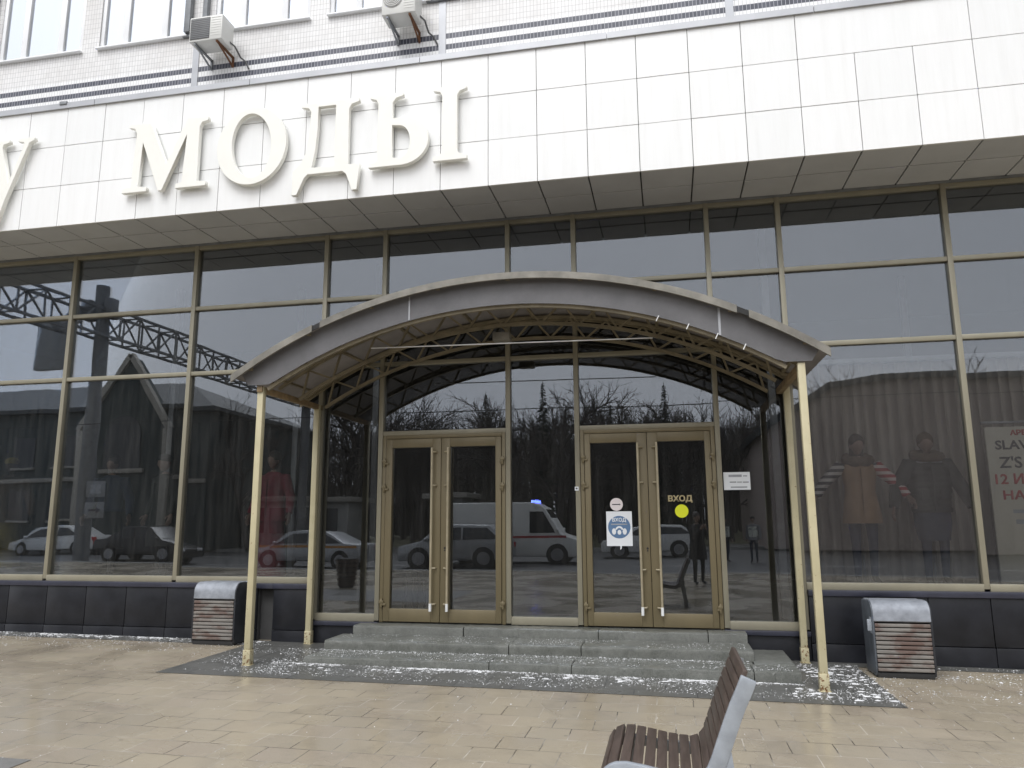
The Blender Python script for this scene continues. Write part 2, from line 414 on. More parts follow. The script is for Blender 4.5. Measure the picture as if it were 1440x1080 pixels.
def tag(o, label, cat, group=None):
    o['label'] = label; o['category'] = cat
    if group: o['group'] = group
    return o
def thing(name, label, cat, loc=(0, 0, 0), rz=0, group=None):
    o = bpy.data.objects.new(name, None); COL.objects.link(o); o.empty_display_size = .2
    o.location = loc; o.rotation_euler = (0, 0, rz)
    return tag(o, label, cat, group)
def struct(o): o['kind'] = 'structure'; return o
def kids(o): return [c for c in bpy.data.objects if c.parent == o]
def copy_tree(o, parent=None):
    c = o.copy(); COL.objects.link(c)
    if parent: c.parent = parent
    for ch in kids(o): copy_tree(ch, c)
    return c
def text_mesh(body, size, name, m, parent, loc, depth=.002, align='CENTER', bold=0, rot=(R(90), 0, 0), xs=1):
    cu = bpy.data.curves.new(name, 'FONT'); cu.body = body; cu.size = size * 100; cu.extrude = depth * 100; cu.align_x = align; cu.bevel_depth = bold * 100; cu.bevel_resolution = 0
    cu.resolution_u = 3
    t = bpy.data.objects.new(name, cu); COL.objects.link(t)
    bpy.context.view_layer.update()
    me = bpy.data.meshes.new_from_object(t.evaluated_get(bpy.context.evaluated_depsgraph_get()))
    bpy.data.objects.remove(t); bpy.data.curves.remove(cu)
    me.materials.clear(); me.materials.append(m)
    me.transform(Matrix.Translation(loc) @ Matrix.Rotation(rot[0], 4, 'X') @ Matrix.Diagonal((xs * .01, .01, .01, 1)))
    o = bpy.data.objects.new(name, me); COL.objects.link(o); o.parent = parent
    return o
def gz(x): return -1.6736 - .008 * x            # the pavement falls slightly to the right
def rebase(root, loc):
    root.location = loc
    for c in kids(root): c.location = Vector(c.location) - Vector(loc)
# ================================================================== the shop building
MX = [-15.53, -13.38, -11.24, -9.09, -6.942, -4.798, -3.883, -2.074, -1.144, .649, 1.563, 3.568, 5.60, 7.65, 9.70]
TOP, T1, T2, T3, SILL, LOW = 4.158, 3.163, 2.159, 1.175, -.815, -1.275
B = thing('department_store', 'white-fronted department store with tinted glass storefront and striped tile upper wall', 'building')
iC, iD, iE, iF, iG, iH = 5, 6, 7, 8, 9, 10
# mullions and transoms
for i, x in enumerate(MX):
    lo = SILL - .02 if (i < iC or i > iH) else -1.33
    MB().box(x - .032, x + .032, -.055, .06, lo, TOP).build('mullion', M['frame'], B, .004)
def transom(i, z, h=.06, y=-.045):
    MB().box(MX[i] + .032, MX[i + 1] - .032, y, .05, z - h / 2, z + h / 2).build('transom', M['frame'], B, .004)
for i in range(len(MX) - 1):
    transom(i, TOP - .03); transom(i, T1); transom(i, T2)
    if i in (iD, iF): transom(i, T3)
    elif iC <= i < iH: transom(i, LOW - .02, .10, -.05)
    else: transom(i, SILL - .005, .085, -.06)
rows = [(T1 + .03, TOP - .06), (T2 + .03, T1 - .03)]
for i in range(len(MX) - 1):
    rr = list(rows)
    if i in (iD, iF): rr.append((T3 + .03, T2 - .03))
    elif iC <= i < iH: rr.append((LOW + .03, T2 - .03))
    else: rr.append((SILL + .0375, T2 - .03))
    for z0, z1 in rr:
        x0, x1 = MX[i] + .032, MX[i + 1] - .032
        cx, cz = (x0 + x1) / 2, (z0 + z1) / 2
        p = MB().box(x0 - cx - .005, x1 - cx + .005, -.004, .004, z0 - cz - .005, z1 - cz + .005).build('glass_pane', M['glass'], B, smooth=0)
        p.location = (cx, .01, cz); p.rotation_euler = (R(random.uniform(-.16, .16)), 0, R(random.uniform(-.22, .22)))
# doors
def doors(x0, x1, gl, split):
    f = MB(); t = .05
    f.box(x0, x0 + t, -.05, .05, -1.345, T3 - .03); f.box(x1 - t, x1, -.05, .05, -1.345, T3 - .03); f.box(x0 + t, x1 - t, -.05, .05, T3 - .03 - t, T3 - .03)
    f.build('door_frame', M['door'], B, .004)
    for k, (a, b) in enumerate(gl):
        l0 = x0 + t + .006 if k == 0 else split + .003
        l1 = split - .003 if k == 0 else x1 - t - .006
        zb, zt = -1.335, T3 - .03 - t - .006; g0, g1 = -1.17, .97
        m = MB(); y0, y1 = -.062, .03
        m.box(l0, a, y0, y1, zb, zt); m.box(b, l1, y0, y1, zb, zt); m.box(a, b, y0, y1, zb, g0); m.box(a, b, y0, y1, g1, zt)
        leaf = m.build('door_leaf', M['door'], B, .004)
        cx, cz = (a + b) / 2, (g0 + g1) / 2
        p = MB().box(a - cx - .006, b - cx + .006, -.004, .004, g0 - cz - .006, g1 - cz + .006).build('glass_pane', M['glass'], leaf, smooth=0)
        p.location = (cx, -.01, cz); p.rotation_euler = (R(random.uniform(-.08, .08)), 0, R(random.uniform(-.1, .1)))
        hx = b + .012 if k == 0 else a - .012
        h = MB().tube([(hx, -.125, -1.16), (hx, -.125, .955)], .0155, 10)
        dirn = 1 if k == 0 else -1
        for z in (.447, -.64, -1.10, .90):
            h.tube([(hx, -.125, z), (hx + dirn * .05, -.10, z), (hx + dirn * .055, -.06, z)], .011, 8)
        h.build('pull_handle', M['handle'], leaf)
        MB().tube([(hx, -.125, -1.19), (hx, -.125, -1.09)], .0185, 10).build('handle_grip', M['stick'], leaf)
        ox = l0 - .02 if k == 0 else l1 + .02
        for z in (.77, .42, -1.10):
            q = MB().box(ox - .014, ox + .014, -.085, -.05, z - .055, z + .055).box(ox - .03, ox + .03, -.088, -.060, z + .0, z + .035)
            q.box(ox + dirn * .0 - .012, ox + .05 * dirn + .012, -.082, -.060, z - .03, z - .004)
            q.build('hinge', M['door'], leaf, .003)
        if (k == 1 and x0 < -3) or (k == 0 and x0 > -3):
            lx = (a + split) / 2 if k == 1 else (b + split) / 2 + .03
            MB().tube([(lx, -.060, -.38), (lx, -.069, -.38)], .014, 10).tube([(lx, -.060, -.41), (lx, -.067, -.41)], .010, 10).build('lock', M['rubber'], leaf)
doors(-3.845, -2.112, [(-3.70, -3.125), (-2.875, -2.245)], -3.0)
doors(-1.106, .611, [(-.976, -.374), (-.11, .481)], -.242)
# plinth: dark stone panels with a projecting ledge, navy for shadow on the wings
def plinth(x0, x1):
    back = MB().box(x0, x1, -.02, .3, -2.0, -.87); back.build('plinth_core', M['joint'], B, smooth=0)
    pm = MB(); x = x0
    w = .66
    while x < x1 - .02:
        xe = min(x + w, x1)
        if not (x0 < 0 and abs((x + xe) / 2 + 5.55) < .3 and False):
            pm.box(x + .004, xe - .004, -.075 + random.uniform(-.002, .002), -.03, -1.475, -.935)
            pm.box(x + .004, xe - .004, -.085, -.03, -1.9, -1.483)
        x = xe
    pm.build('plinth_panel', M['granite'], B, .004)
    MB().box(x0, x1, -.10, .0, -.932, -.862).build('plinth_ledge', M['granite2'], B, .006)  # navy colour stands in for the shadow below the sill frame
plinth(-15.6, -5.62); plinth(-5.38, -4.87); plinth(1.60, 9.9)
MB().box(-5.62, -5.38, .05, .3, -2, -.87).build('plinth_niche', M['joint'], B, smooth=0)
MB().box(-5.62, -5.38, -.10, .05, -.932, -.862).build('plinth_ledge', M['granite2'], B, .006)  # same navy, painting the shadow on across the niche
for a, b in ((-4.87, -3.845), (.611, 1.60)):
    MB().box(a, b, -.06, .3, -2.0, -1.40).build('plinth_panel', M['granite'], B, .004)
    MB().box(a, b, -.10, .3, -1.40, -1.345).build('plinth_ledge', M['granite2'], B, .006)
MB().box(-3.845, .611, -.02, .3, -2.0, -1.352).build('door_threshold', M['step'], B, smooth=0)
# interior
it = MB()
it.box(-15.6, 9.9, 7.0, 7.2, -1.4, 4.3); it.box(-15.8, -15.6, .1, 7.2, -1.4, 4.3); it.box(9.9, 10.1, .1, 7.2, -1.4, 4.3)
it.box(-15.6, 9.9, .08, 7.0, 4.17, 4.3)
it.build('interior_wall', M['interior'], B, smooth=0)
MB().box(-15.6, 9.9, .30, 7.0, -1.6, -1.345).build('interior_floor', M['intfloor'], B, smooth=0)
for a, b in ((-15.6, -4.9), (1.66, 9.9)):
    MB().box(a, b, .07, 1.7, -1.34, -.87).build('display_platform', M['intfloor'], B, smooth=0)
for x, y in ((-8.6, 1.9), (-6.4, 2.3), (-4.55, 1.4), (1.50, 1.1), (-1.6, 4), (4.2, 4)):
    MB().box(x - .05, x + .05, y, y + .1, -1.34, 4.17).build('interior_post', M['steel'], B, .004)
# fascia and soffit of panels
J0, JW = -9.13, .6398
js = [J0 + JW * k for k in range(-10, 31)]
FZ0, FZ1, FY = 4.193, 6.065, -1.13
fp = MB(); sp = MB()
for k in range(len(js) - 1):
    for r in range(3):
        z0 = FZ0 + .624 * r; z1 = z0 + .624
        a, b = js[k], js[k + 1]
        if r == 2 and 1.70 < a < 3.5:
            if a > 1.9: continue
            b = js[k + 3]
        d = random.uniform(-.0015, .0015)
        fp.box(a + .0035, b - .0035, FY + d, FY + .03, z0 + (.0035 if r else 0), z1 - .0035)
    for (y0, y1) in ((FY + .035, -.575), (-.575, -.015)):
        d = random.uniform(-.002, .002)
        sp.box(js[k] + .009, js[k + 1] - .009, y0 + (.004 if y0 < -1 else .018), y1 - .018, FZ0 + .004 + d, FZ0 + .03)
fp.build('fascia_panel', M['panel'], B, .0025, seg=1)
sp.build('soffit_panel', M['soffit'], B, .002, seg=1)
MB().box(js[0], js[-1], FY + .032, -.002, FZ0 + .032, FZ1 - .01).build('fascia_core', M['joint'], B, smooth=0)
MB().box(-15.6, 9.9, -.05, .06, TOP, FZ0).build('head_trim', M['steel'], B, smooth=0)
cp = MB(); x = js[0]
while x < js[-1] - .1:
    xe = min(x + 2.5, js[-1]); cp.prism([(FY - .03, FZ1 - .035), (FY - .03, FZ1 + .05), (0, FZ1 + .16), (0, FZ1 + .14), (FY + .0, FZ1 + .03), (FY + .0, FZ1 - .035)], x + .004, xe - .004, 'x'); x = xe
cp.build('fascia_flashing', M['cap'], B, smooth=0)
MB().box(-8.62, -8.50, FY - .045, FY - .002, FZ1 + .02, FZ1 + .075).build('flashing_clip', M['steel'], B, .006)
# striped tile wall above, with its window openings
WJ = [-15.58, -11.41, -7.24, -3.07, 1.12, 5.28, 9.45]
WZ0, WZ1 = 7.83, 9.45
wl = MB(); wl.box(-16.5, 10.0, 0, .35, 5.9, WZ0)
wl.box(-16.5, 10.0, 0, .35, WZ1, 12.5)
wins = []
for j in WJ[:-1]: wins += [(j + .30, j + 1.98), (j + 2.31, j + 3.98)]
ed = [-16.5] + [v for w in wins for v in w] + [10.0]
for a, b in zip(ed[::2], ed[1::2]): wl.box(a, b, 0, .35, WZ0, WZ1)
wl.build('upper_wall', M['tile'], B, smooth=0)
for j in WJ[1:]:
    MB().box(j - .055, j + .055, -.012, -.001, 6.25, WZ0 - .04).build('wall_joint_strip', M['cap'], B, smooth=0)
    MB().box(j - .25, j + .27, -.05, -.001, WZ0 - .04, WZ0 + .02).box(j - .2, j - .1, -.10, -.002, WZ0 + .02, WZ1).box(j + .12, j + .2, -.09, -.002, WZ0 + .02, WZ1).build('pier_cladding', M['steel'], B, .004)
for a, b in wins:
    w = MB(); y0, y1 = .02, .10
    w.box(a, b, y0, y1, WZ0, WZ0 + .07); w.box(a, b, y0, y1, WZ1 - .07, WZ1)
    s1, s2 = a + (b - a) * .28, a + (b - a) * .72
    for xx in (a, s1 - .045, s2 - .045, b - .07):
        wd = .07 if xx in (a, b - .07) else .11
        w.box(xx, xx + wd, y0 + .002, y1, WZ0 + .07, WZ1 - .07)
    fr = w.build('window', M['upvc'], B, .006)
    MB().box(a, b, .06, .072, WZ0 + .06, WZ1 - .06).build('pane', M['upglass'], fr, smooth=0)
    bl = MB(); x = a + .08
    while x < b - .1:
        bl.box(x, x + .085, .20 + random.uniform(0, .02), .206 + .02, WZ0 + .05, WZ1 - .05); x += .088
    bl.build('blind', M['blindblue'], fr, smooth=0)
    MB().box(a - .02, b + .02, -.07, .07, WZ0 - .028, WZ0 + .0).build('window_sill', M['upvc'], fr, .004)
rebase(B, (-1.6, 0, -1.66))

# ------------------------------------------------------------------ letters on the fascia
def letter(name, polys, holes, label):
    """polygon outlines in X-Z with optional holes, extruded as channel letters standing off the panels"""
    cu = bpy.data.curves.new(name, 'CURVE'); cu.dimensions = '2D'; cu.fill_mode = 'BOTH'; cu.extrude = .030; cu.bevel_depth = .004
    for pl in polys + holes:
        s = cu.splines.new('POLY'); s.points.add(len(pl) - 1); s.use_cyclic_u = True
        for p, (a, b) in zip(s.points, pl): p.co = (a, b, 0, 1)
    t = bpy.data.objects.new(name, cu); COL.objects.link(t); bpy.context.view_layer.update()
    me = bpy.data.meshes.new_from_object(t.evaluated_get(bpy.context.evaluated_depsgraph_get()))
    bpy.data.objects.remove(t)
    me.transform(Matrix.Translation((0, -1.198, 0)) @ Matrix.Rotation(R(90), 4, 'X'))
    me.materials.clear(); me.materials.append(M['letter'])
    o = bpy.data.objects.new(name, me); COL.objects.link(o)
    tag(o, label, 'sign letter', 'raised letters of the shop sign')
    return o
BZ, CZt = 4.545, 5.575
def ell(cx, cz, rx, rz, n=40, tilt=0): return [(cx + rx * math.cos(6.28318 * i / n) + tilt * math.sin(6.28318 * i / n), cz + rz * math.sin(6.28318 * i / n)) for i in range(n)]
def arc(cx, cz, rx, rz, a0, a1, n=12): return [(cx + rx * math.cos(R(a0 + (a1 - a0) * i / n)), cz + rz * math.sin(R(a0 + (a1 - a0) * i / n))) for i in range(n + 1)]
letter('sign_letter', [[(-7.37, BZ), (-6.99, BZ), (-6.99, BZ + .055), (-7.135, BZ + .075), (-7.10, 5.30), (-6.80, BZ - .01), (-6.745, BZ - .01), (-6.40, 5.36), (-6.435, BZ + .08), (-6.53, BZ + .055), (-6.53, BZ), (-6.07, BZ), (-6.07, BZ + .055), (-6.215, BZ + .075),
    (-6.215, 5.44), (-6.18, 5.50), (-6.09, 5.52), (-6.09, CZt), (-6.41, CZt), (-6.70, 4.92), (-6.99, CZt), (-7.335, CZt), (-7.335, 5.535), (-7.245, 5.515), (-7.205, 5.44), (-7.235, BZ + .075), (-7.37, BZ + .055)]], [],
    'raised cream letter М on the white fascia, wide with a pointed middle')
letter('sign_letter', [ell(-5.40, 5.055, .515, .565, 48)], [ell(-5.40, 5.06, .300, .475, 40, -.03)], 'raised cream letter О on the white fascia, the round one')
letter('sign_letter', [[(-4.765, 4.27), (-4.70, 4.27), (-4.60, 4.50), (-4.55, 4.548), (-4.05, 4.548), (-3.995, 4.50), (-3.91, 4.27), (-3.845, 4.27), (-3.815, 4.63), (-3.985, 4.63), (-3.985, 5.44), (-3.95, 5.50), (-3.845, 5.53), (-3.845, CZt), (-4.67, CZt), (-4.67, 5.53), (-4.57, 5.51), (-4.53, 5.45), (-4.545, 5.10), (-4.585, 4.85), (-4.66, 4.70), (-4.76, 4.60)]],
    [[(-4.505, 4.63), (-4.17, 4.63), (-4.17, 5.515), (-4.43, 5.515), (-4.43, 5.20), (-4.455, 4.88), (-4.48, 4.72)]], 'raised cream letter Д on the white fascia, with two hanging feet')
BZI = 4.552
soft = [(-3.68, BZI), (-3.28, BZI)] + arc(-3.24, 4.885, .37, .333, -85, 82, 16) + [(-3.37, 5.215), (-3.37, 5.45), (-3.32, 5.51), (-3.225, 5.535), (-3.225, CZt), (-3.68, CZt), (-3.68, 5.54), (-3.60, 5.515), (-3.565, 5.45), (-3.565, 4.64), (-3.60, BZI + .06), (-3.68, BZI + .05)]
hole = [(-3.37, 4.66)] + [(-3.26, 4.64)] + arc(-3.27, 4.875, .155, .235, -80, 82, 12) + [(-3.37, 5.125)]
stem = [(-2.80, BZI), (-2.355, BZI), (-2.355, BZI + .05), (-2.45, BZI + .075), (-2.485, BZI + .12), (-2.485, 5.45), (-2.45, 5.505), (-2.36, 5.535), (-2.36, CZt), (-2.80, CZt), (-2.80, 5.54), (-2.71, 5.515), (-2.68, 5.45), (-2.68, BZI + .12), (-2.71, BZI + .075), (-2.80, BZI + .05)]
letter('sign_letter', [soft, stem], [hole], 'raised cream letter Ы on the white fascia, rightmost of the sign')
letter('sign_letter', [[(-9.66, CZt), (-9.66, 5.535), (-9.585, 5.52), (-9.42, BZ + .10), (-9.47, 4.40), (-9.55, 4.33), (-9.62, 4.36), (-9.62, 4.30), (-9.52, 4.25), (-9.42, 4.32), (-9.325, BZ + .10), (-9.01, 5.50), (-8.93, 5.535), (-8.93, CZt), (-9.20, CZt), (-9.20, 5.535), (-9.10, 5.515), (-9.09, 5.47), (-9.305, 4.87), (-9.475, 5.47), (-9.455, 5.515), (-9.36, 5.535), (-9.36, CZt)]], [],
    'raised cream letter У cut off by the left edge of the view')

# ------------------------------------------------------------------ air conditioners
def aircon(x0, x1, z0, z1, round_fan, label):
    a = thing('air_conditioner', label, 'air conditioner', group='air conditioners under the office windows')
    y0, y1 = -.50, -.17
    MB().box(x0, x1, y0, y1, z0, z1).build('casing', M['acbody'], a, .015)
    xs = x0 + (x1 - x0) * .63
    if round_fan:
        cx, cz, r = (x0 + xs) / 2 + .01, (z0 + z1) / 2 + .02, (xs - x0) * .45
        g = MB().tube([(cx, y0 - .001, cz), (cx, y0 - .012, cz)], r, 28); g.build('fan_grille', M['acgrill2'], a)
        w = MB()
        for k in range(1, 6): w.band(ell(cx, cz, r * k / 5.5, r * k / 5.5, 28), ell(cx, cz, r * k / 5.5 - .006, r * k / 5.5 - .006, 28), y0 - .018, y0 - .012, True)
        w.build('fan_guard', M['acbody'], a)
    else:
        MB().box(x0 + .02, xs, y0 - .006, y0 - .0005, z0 + .03, z1 - .03).build('fan_grille', M['acgrill'], a, .002)
        w = MB()
        for k in range(11): zz = z0 + .05 + k * (z1 - z0 - .08) / 11; w.box(x0 + .025, xs - .005, y0 - .009, y0 - .006, zz, zz + .006)
        w.build('fan_guard', M['acgrill2'] if round_fan else M['steel'], a)
    w = MB()
    for k in range(8): zz = z0 + .07 + k * .043; w.box(xs + .02, x1 - .02, y0 - .004, y0 - .0005, zz, zz + .012)
    w.build('vent_slot', M['acbody'], a, .001)
    for x in (x0 + .09, x1 - .09):
        MB().bar((x, y0 + .02, z0 - .018), (x, -.002, z0 - .018), .03, .03).bar((x, y0 + .06, z0 - .02), (x, -.01, z0 - .17), .022, .022).bar((x, -.015, z0 - .18), (x, -.015, z0 - .003), .03, .025).build('bracket', M['rust'] if x > (x0 + x1) / 2 else M['steel'], a)
    MB().tube([(x1 - .02, y1 - .1, z0 + .1), (x1 + .06, y1 - .05, z0 + .03), (x1 + .07, -.06, z0 - .06), (x1 + .14, -.02, z0 - .12), (x1 + .20, -.02, z0 - .25)], .014, 7).build('pipe', M['acgrill'], a)
    rebase(a, ((x0 + x1) / 2, -.3, z0))
M['acgrill2'] = mat('grey_fan_plastic', (.36, .36, .35), .6)
aircon(-7.03, -6.47, 7.33, 7.75, False, 'white air conditioner with dark square grille, the left one under the windows')
aircon(-3.86, -3.34, 7.32, 7.80, True, 'white air conditioner with a round fan, hanging right of the first one')

# ================================================================== entrance canopy
K = thing('entrance_canopy', 'arched entrance canopy of milky sheets and beige trusses on four cream posts', 'canopy')
KX, KZ = -1.708, -3.29
def karc(r, x0, x1, n=44):
    a0, a1 = math.acos((x0 - KX) / r), math.acos((x1 - KX) / r)
    return [(KX + r * math.cos(a0 + (a1 - a0) * i / n), KZ + r * math.sin(a0 + (a1 - a0) * i / n)) for i in range(n + 1)]
XL, XR = -5.11, 1.705
MB().band(karc(6.055, XL, XR), karc(6.035, XL, XR), -1.83, -.066).build('roof_sheet', M['roofsheet'], K)
MB().band(karc(6.06, XL, XR), karc(5.94, XL, XR), -.066, -.057).build('rear_gap_blocker', M['truss'], K)  # added band that blocks sky glints in the gap behind the roof
for a, b in ((XL, -4.08), (-3.98, .80), (.92, XR)):
    o_, i_ = karc(6.062, a, b, 24), karc(5.985, a, b, 24)
    MB().band(o_, i_, -1.86, -1.832).build('edge_strip', M['lip'], K)
for a, b in ((-4.08, -3.98), (.80, .92)): MB().band(karc(6.055, a, b, 4), karc(6.0, a, b, 4), -1.845, -1.834).build('edge_strip', M['rubber'], K)
# front sheet: between roof edge and lower chord, cut level at the ends
up = karc(6.02, -5.02, 1.615, 60); lo = []
for x, z in up:
    d = Vector((x - KX, z - KZ)).normalized()
    q = (KX + d.x * 5.715, KZ + d.y * 5.715)
    if q[1] < 1.61:
        t = (1.61 - KZ) / d.y; q = (KX + d.x * t, 1.61)
        if t > 6.018: q = (KX + d.x * 6.018, KZ + d.y * 6.018)
    lo.append(q)
MB().band(up, lo, -1.752, -1.744).build('front_sheet', M['whitesheet'], K)
def truss(y):
    t = MB(); hw = .02
    for r in (5.985, 5.70):
        x0, x1 = (-5.0, 1.585) if r > 5.9 else (-4.70, 1.285)
        pts = karc(r, x0, x1, 36)
        for p, q in zip(pts, pts[1:]): t.bar((p[0], y, p[1]), (q[0], y, q[1]), .04, .04)
    n = 26; a0, a1 = math.acos((-4.66 - KX) / 5.70), math.acos((1.245 - KX) / 5.70)
    pr_ = None
    for k in range(n + 1):
        a = a0 + (a1 - a0) * k / n; r = 5.70 if k % 2 == 0 else 5.97
        p = (KX + r * math.cos(a), y, KZ + r * math.sin(a))
        if pr_: t.bar(pr_, p, .024, .024)
        pr_ = p
    return t.build('truss', M['truss'], K)
for y in (-1.69, -.88, -.10): truss(y)
for k in range(9):
    a = R(122.5 - 65 * k / 8) if False else math.acos((-4.9 - KX) / 6.0) + (math.acos((1.48 - KX) / 6.0) - math.acos((-4.9 - KX) / 6.0)) * k / 8
    MB().bar((KX + 6.0 * math.cos(a), -1.80, KZ + 6.012 * math.sin(a)), (KX + 6.0 * math.cos(a), -.06, KZ + 6.012 * math.sin(a)), .045, .03).build('purlin', M['truss'], K)
for x in (-4.80, 1.43):
    MB().box(x - .035, x + .035, -1.72, -.05, 1.53, 1.60).build('side_beam', M['beam'], K, .004)
for k, (x, y, xt, yt) in enumerate(((-4.80, -1.66, -4.805, -1.66), (-4.80, -.14, -4.805, -.14), (1.43, -1.69, 1.43, -1.69), (1.50, -.16, 1.50, -.16))):
    g = gz(x)
    p = MB().tube([(x, y, g - .02), (x, y, g + .16)], .056, 4, sq=(1, 1)).build('post_sleeve', M['post'], K) if False else None
    MB().box(x - .039, x + .039, y - .039, y + .039, g + .02, 1.60).build('post', M['post'], K, .008)
    MB().box(x - .046, x + .046, y - .046, y + .046, g - .02, g + .17).box(x - .06, x + .06, y - .06, y + .06, g - .02, g + .006).build('post_sleeve', M['post'], K, .008)
MB().bar((1.50, -.16, 1.57), (1.43, -.16, 1.57), .05, .05).build('bracket', M['beam'], K)
MB().tube([(-3.55, -1.30, 2.10), (-.10, -1.25, 2.06)], .0075, 6).build('tie_rod', M['stick'], K)
MB().box(-2.08, -1.86, -.95, -.80, 2.20, 2.31).build('lamp_box', M['lip'], K, .01)
for x in (-.02, .30, .60, .88):
    dx = x - KX; z = KZ + math.sqrt(5.715 ** 2 - dx * dx); MB().bar((x, -1.765, z + .015), (x - .03, -1.765, z - .045), .012, .010).build('hook', M['stick'], K)
for x, w in ((.62, .012), (-2.9, .008)):
    dx = x - KX; MB().box(x - w, x + w, -1.757, -1.753, KZ + math.sqrt(5.72 ** 2 - dx * dx), KZ + math.sqrt(6.0 ** 2 - dx * dx)).build('sheet_seam', M['cap'], K, smooth=0)
rebase(K, (-1.7, -.9, -1.66))

# ================================================================== steps
S = thing('entrance_steps', 'worn grey granite entrance steps below the bronze doors', 'steps')
def slabs(name, x0, x1, y0, y1, z0, z1, cuts):
    m = MB(); xs = [x0] + cuts + [x1]
    j = random.uniform
    for a, b in zip(xs, xs[1:]):          # each slab: a worn profile swept along with jittered arrises
        a += .005; b -= .005; n = max(6, int((b - a) / .035)); dy, dz = j(-.014, .014), j(-.006, .004); vs = []; k = 8
        for i in range(n + 1):
            x = a + (b - a) * i / n; e = min(1, 4 * min(i, n - i) / n + .0)
            r = .012 + abs(random.gauss(0, .004)) + (.03 * random.random() if random.random() < .05 else 0) + .012 * (1 - e)
            f = y0 + dy + random.gauss(0, .0028)
            t = z1 + dz + random.gauss(0, .0012)
            for (yy, zz) in ((y1, z0), (f, z0), (f + random.gauss(0, .003), z0 + (t - z0) * .55), (f + .001, t - r), (f + r * .3, t - r * .3), (f + r, t), (f + (y1 - f) * .5, t + random.gauss(0, .0012)), (y1, t)): vs.append((x, yy, zz))
        fs = [tuple(range(k)), tuple(range((n + 1) * k - 1, n * k - 1, -1))]
        for i in range(n):
            for q in range(k): fs.append((i * k + q, i * k + (q + 1) % k, (i + 1) * k + (q + 1) % k, (i + 1) * k + q))
        m.add(vs, fs)
    return m.build(name, M['step'], S, smooth=28)
SZ = [-1.567, -1.457, -1.352]
slabs('step', -4.24, 1.27, -1.42, -1.05, -1.85, SZ[0], [-2.02, -1.13, .58, .90] if False else [-2.02, -1.10, .80])
slabs('step', .84, 1.27, -1.045, -.09, -1.85, SZ[0], [])
MB().box(-4.22, .835, -1.04, -.62, -1.85, SZ[0] - .003).build('step', M['step'], S, .008)
slabs('step', -4.22, .86, -.90, -.36, SZ[0] - .002, SZ[1], [-1.90, -1.05])
slabs('step', -4.08, .85, -.355, -.065, -1.85, SZ[2], [-2.6, -.9, .4])
rebase(S, (-1.6, -.8, -1.66))
# ================================================================== ground
def slope_sheet(name, x0, x1, y0, y1, dz, m, nx=1, ny=1, z=None):
    vs = []; fs = []
    for j in range(ny + 1):
        for i in range(nx + 1):
            x = x0 + (x1 - x0) * i / nx; y = y0 + (y1 - y0) * j / ny
            vs.append((x, y, (gz(x) if z is None else z) + dz))
    for j in range(ny):
        for i in range(nx): a = j * (nx + 1) + i; fs.append((a, a + 1, a + nx + 2, a + nx + 1))
    return MB().add(vs, fs).build(name, m, smooth=0)
struct(slope_sheet('pavement', -60, 50, -14.2, 0.2, 0, M['paver']))
struct(slope_sheet('flagstone_apron', -5.55, 2.03, -2.26, -.05, .004, M['flag']))
struct(slope_sheet('stone_gutter', -15.6, -5.552, -.42, -.05, .004, M['flag']))
struct(slope_sheet('stone_gutter', 2.032, 9.9, -.34, -.05, .004, M['flag']))
struct(slope_sheet('paving_panel', -9, -4.42, -7.5, -5.12, .004, M['greypatch']))
struct(slope_sheet('ground', -420, 420, -500, 60, -.42, M['lawn'], z=-1.67))
kb = MB()
x = -60
while x < 50:
    kb.box(x + .004, x + .996, -14.45, -14.2, -2.2, gz(x) + .01); x += 1
struct(kb.build('kerb', M['kerb'], bevel=.02))
struct(slope_sheet('road', -160, 160, -33.0, -14.45, -.13, M['asphalt'], z=-1.67))
mk = MB()
for k in range(-14, 15): mk.box(k * 6 - 1.5, k * 6 + 1.5, -20.07, -19.93, -1.8 + .004, -1.8 + .006); mk.box(k * 6 - 1.5, k * 6 + 1.5, -27.07, -26.93, -1.8 + .004, -1.8 + .006)
struct(mk.build('road_marking', M['marking'], smooth=0))
kb = MB(); x = -160
while x < 160: kb.box(x + .004, x + 1.996, -33.2, -33.0, -2.2, -1.62); x += 2
struct(kb.build('kerb', M['kerb'], bevel=.02))
struct(slope_sheet('far_pavement', -160, 160, -37, -33.2, 0, M['flag'], z=-1.63))

# white grains of snow or grit
gr = MB()
def grain(x, y, z, r):
    a, b, c = (random.uniform(.6, 1.6) * r for _ in range(3)); c *= .55
    t = random.uniform(0, 3.14); ca, sa = math.cos(t), math.sin(t)
    P = [(a, 0, 0), (-a, 0, 0), (0, b, 0), (0, -b, 0), (0, 0, c), (0, 0, -c)]
    P = [(x + p * ca - q * sa, y + p * sa + q * ca, z + s + c * .4) for p, q, s in P]
    gr.add(P, [(0, 2, 4), (2, 1, 4), (1, 3, 4), (3, 0, 4), (2, 0, 5), (1, 2, 5), (3, 1, 5), (0, 3, 5)])
rg = random.Random(3)
def clump(x, y):
    return .5 + .5 * math.tanh(.9 * (math.sin(x * 4.1 + 1.3 * math.sin(y * 6)) + math.sin(x * 2.3 - y * 9) + .7 * math.sin(x * 11 + y * 4)) + .2)
def strew(n, x0, x1, y0, y1, zf, r=(.004, .009), bias=0, thr=-9):
    k = 0; t = 0
    while k < n and t < n * 12:
        t += 1
        u = rg.random(); x = x0 + (x1 - x0) * rg.random(); y = y0 + (y1 - y0) * (u ** (1 + bias))
        if thr > 0 and clump(x, y) < rg.random() * min(1, thr * 1.4): continue
        grain(x, y, zf(x), min(r[1] * 1.35, r[0] * .75 * math.exp(abs(rg.gauss(0, .62))))); k += 1
fz = lambda x: gz(x) + .004
strew(4200, -4.6, 1.3, -1.44, -2.12, fz, (.003, .008), 1.3, .5)
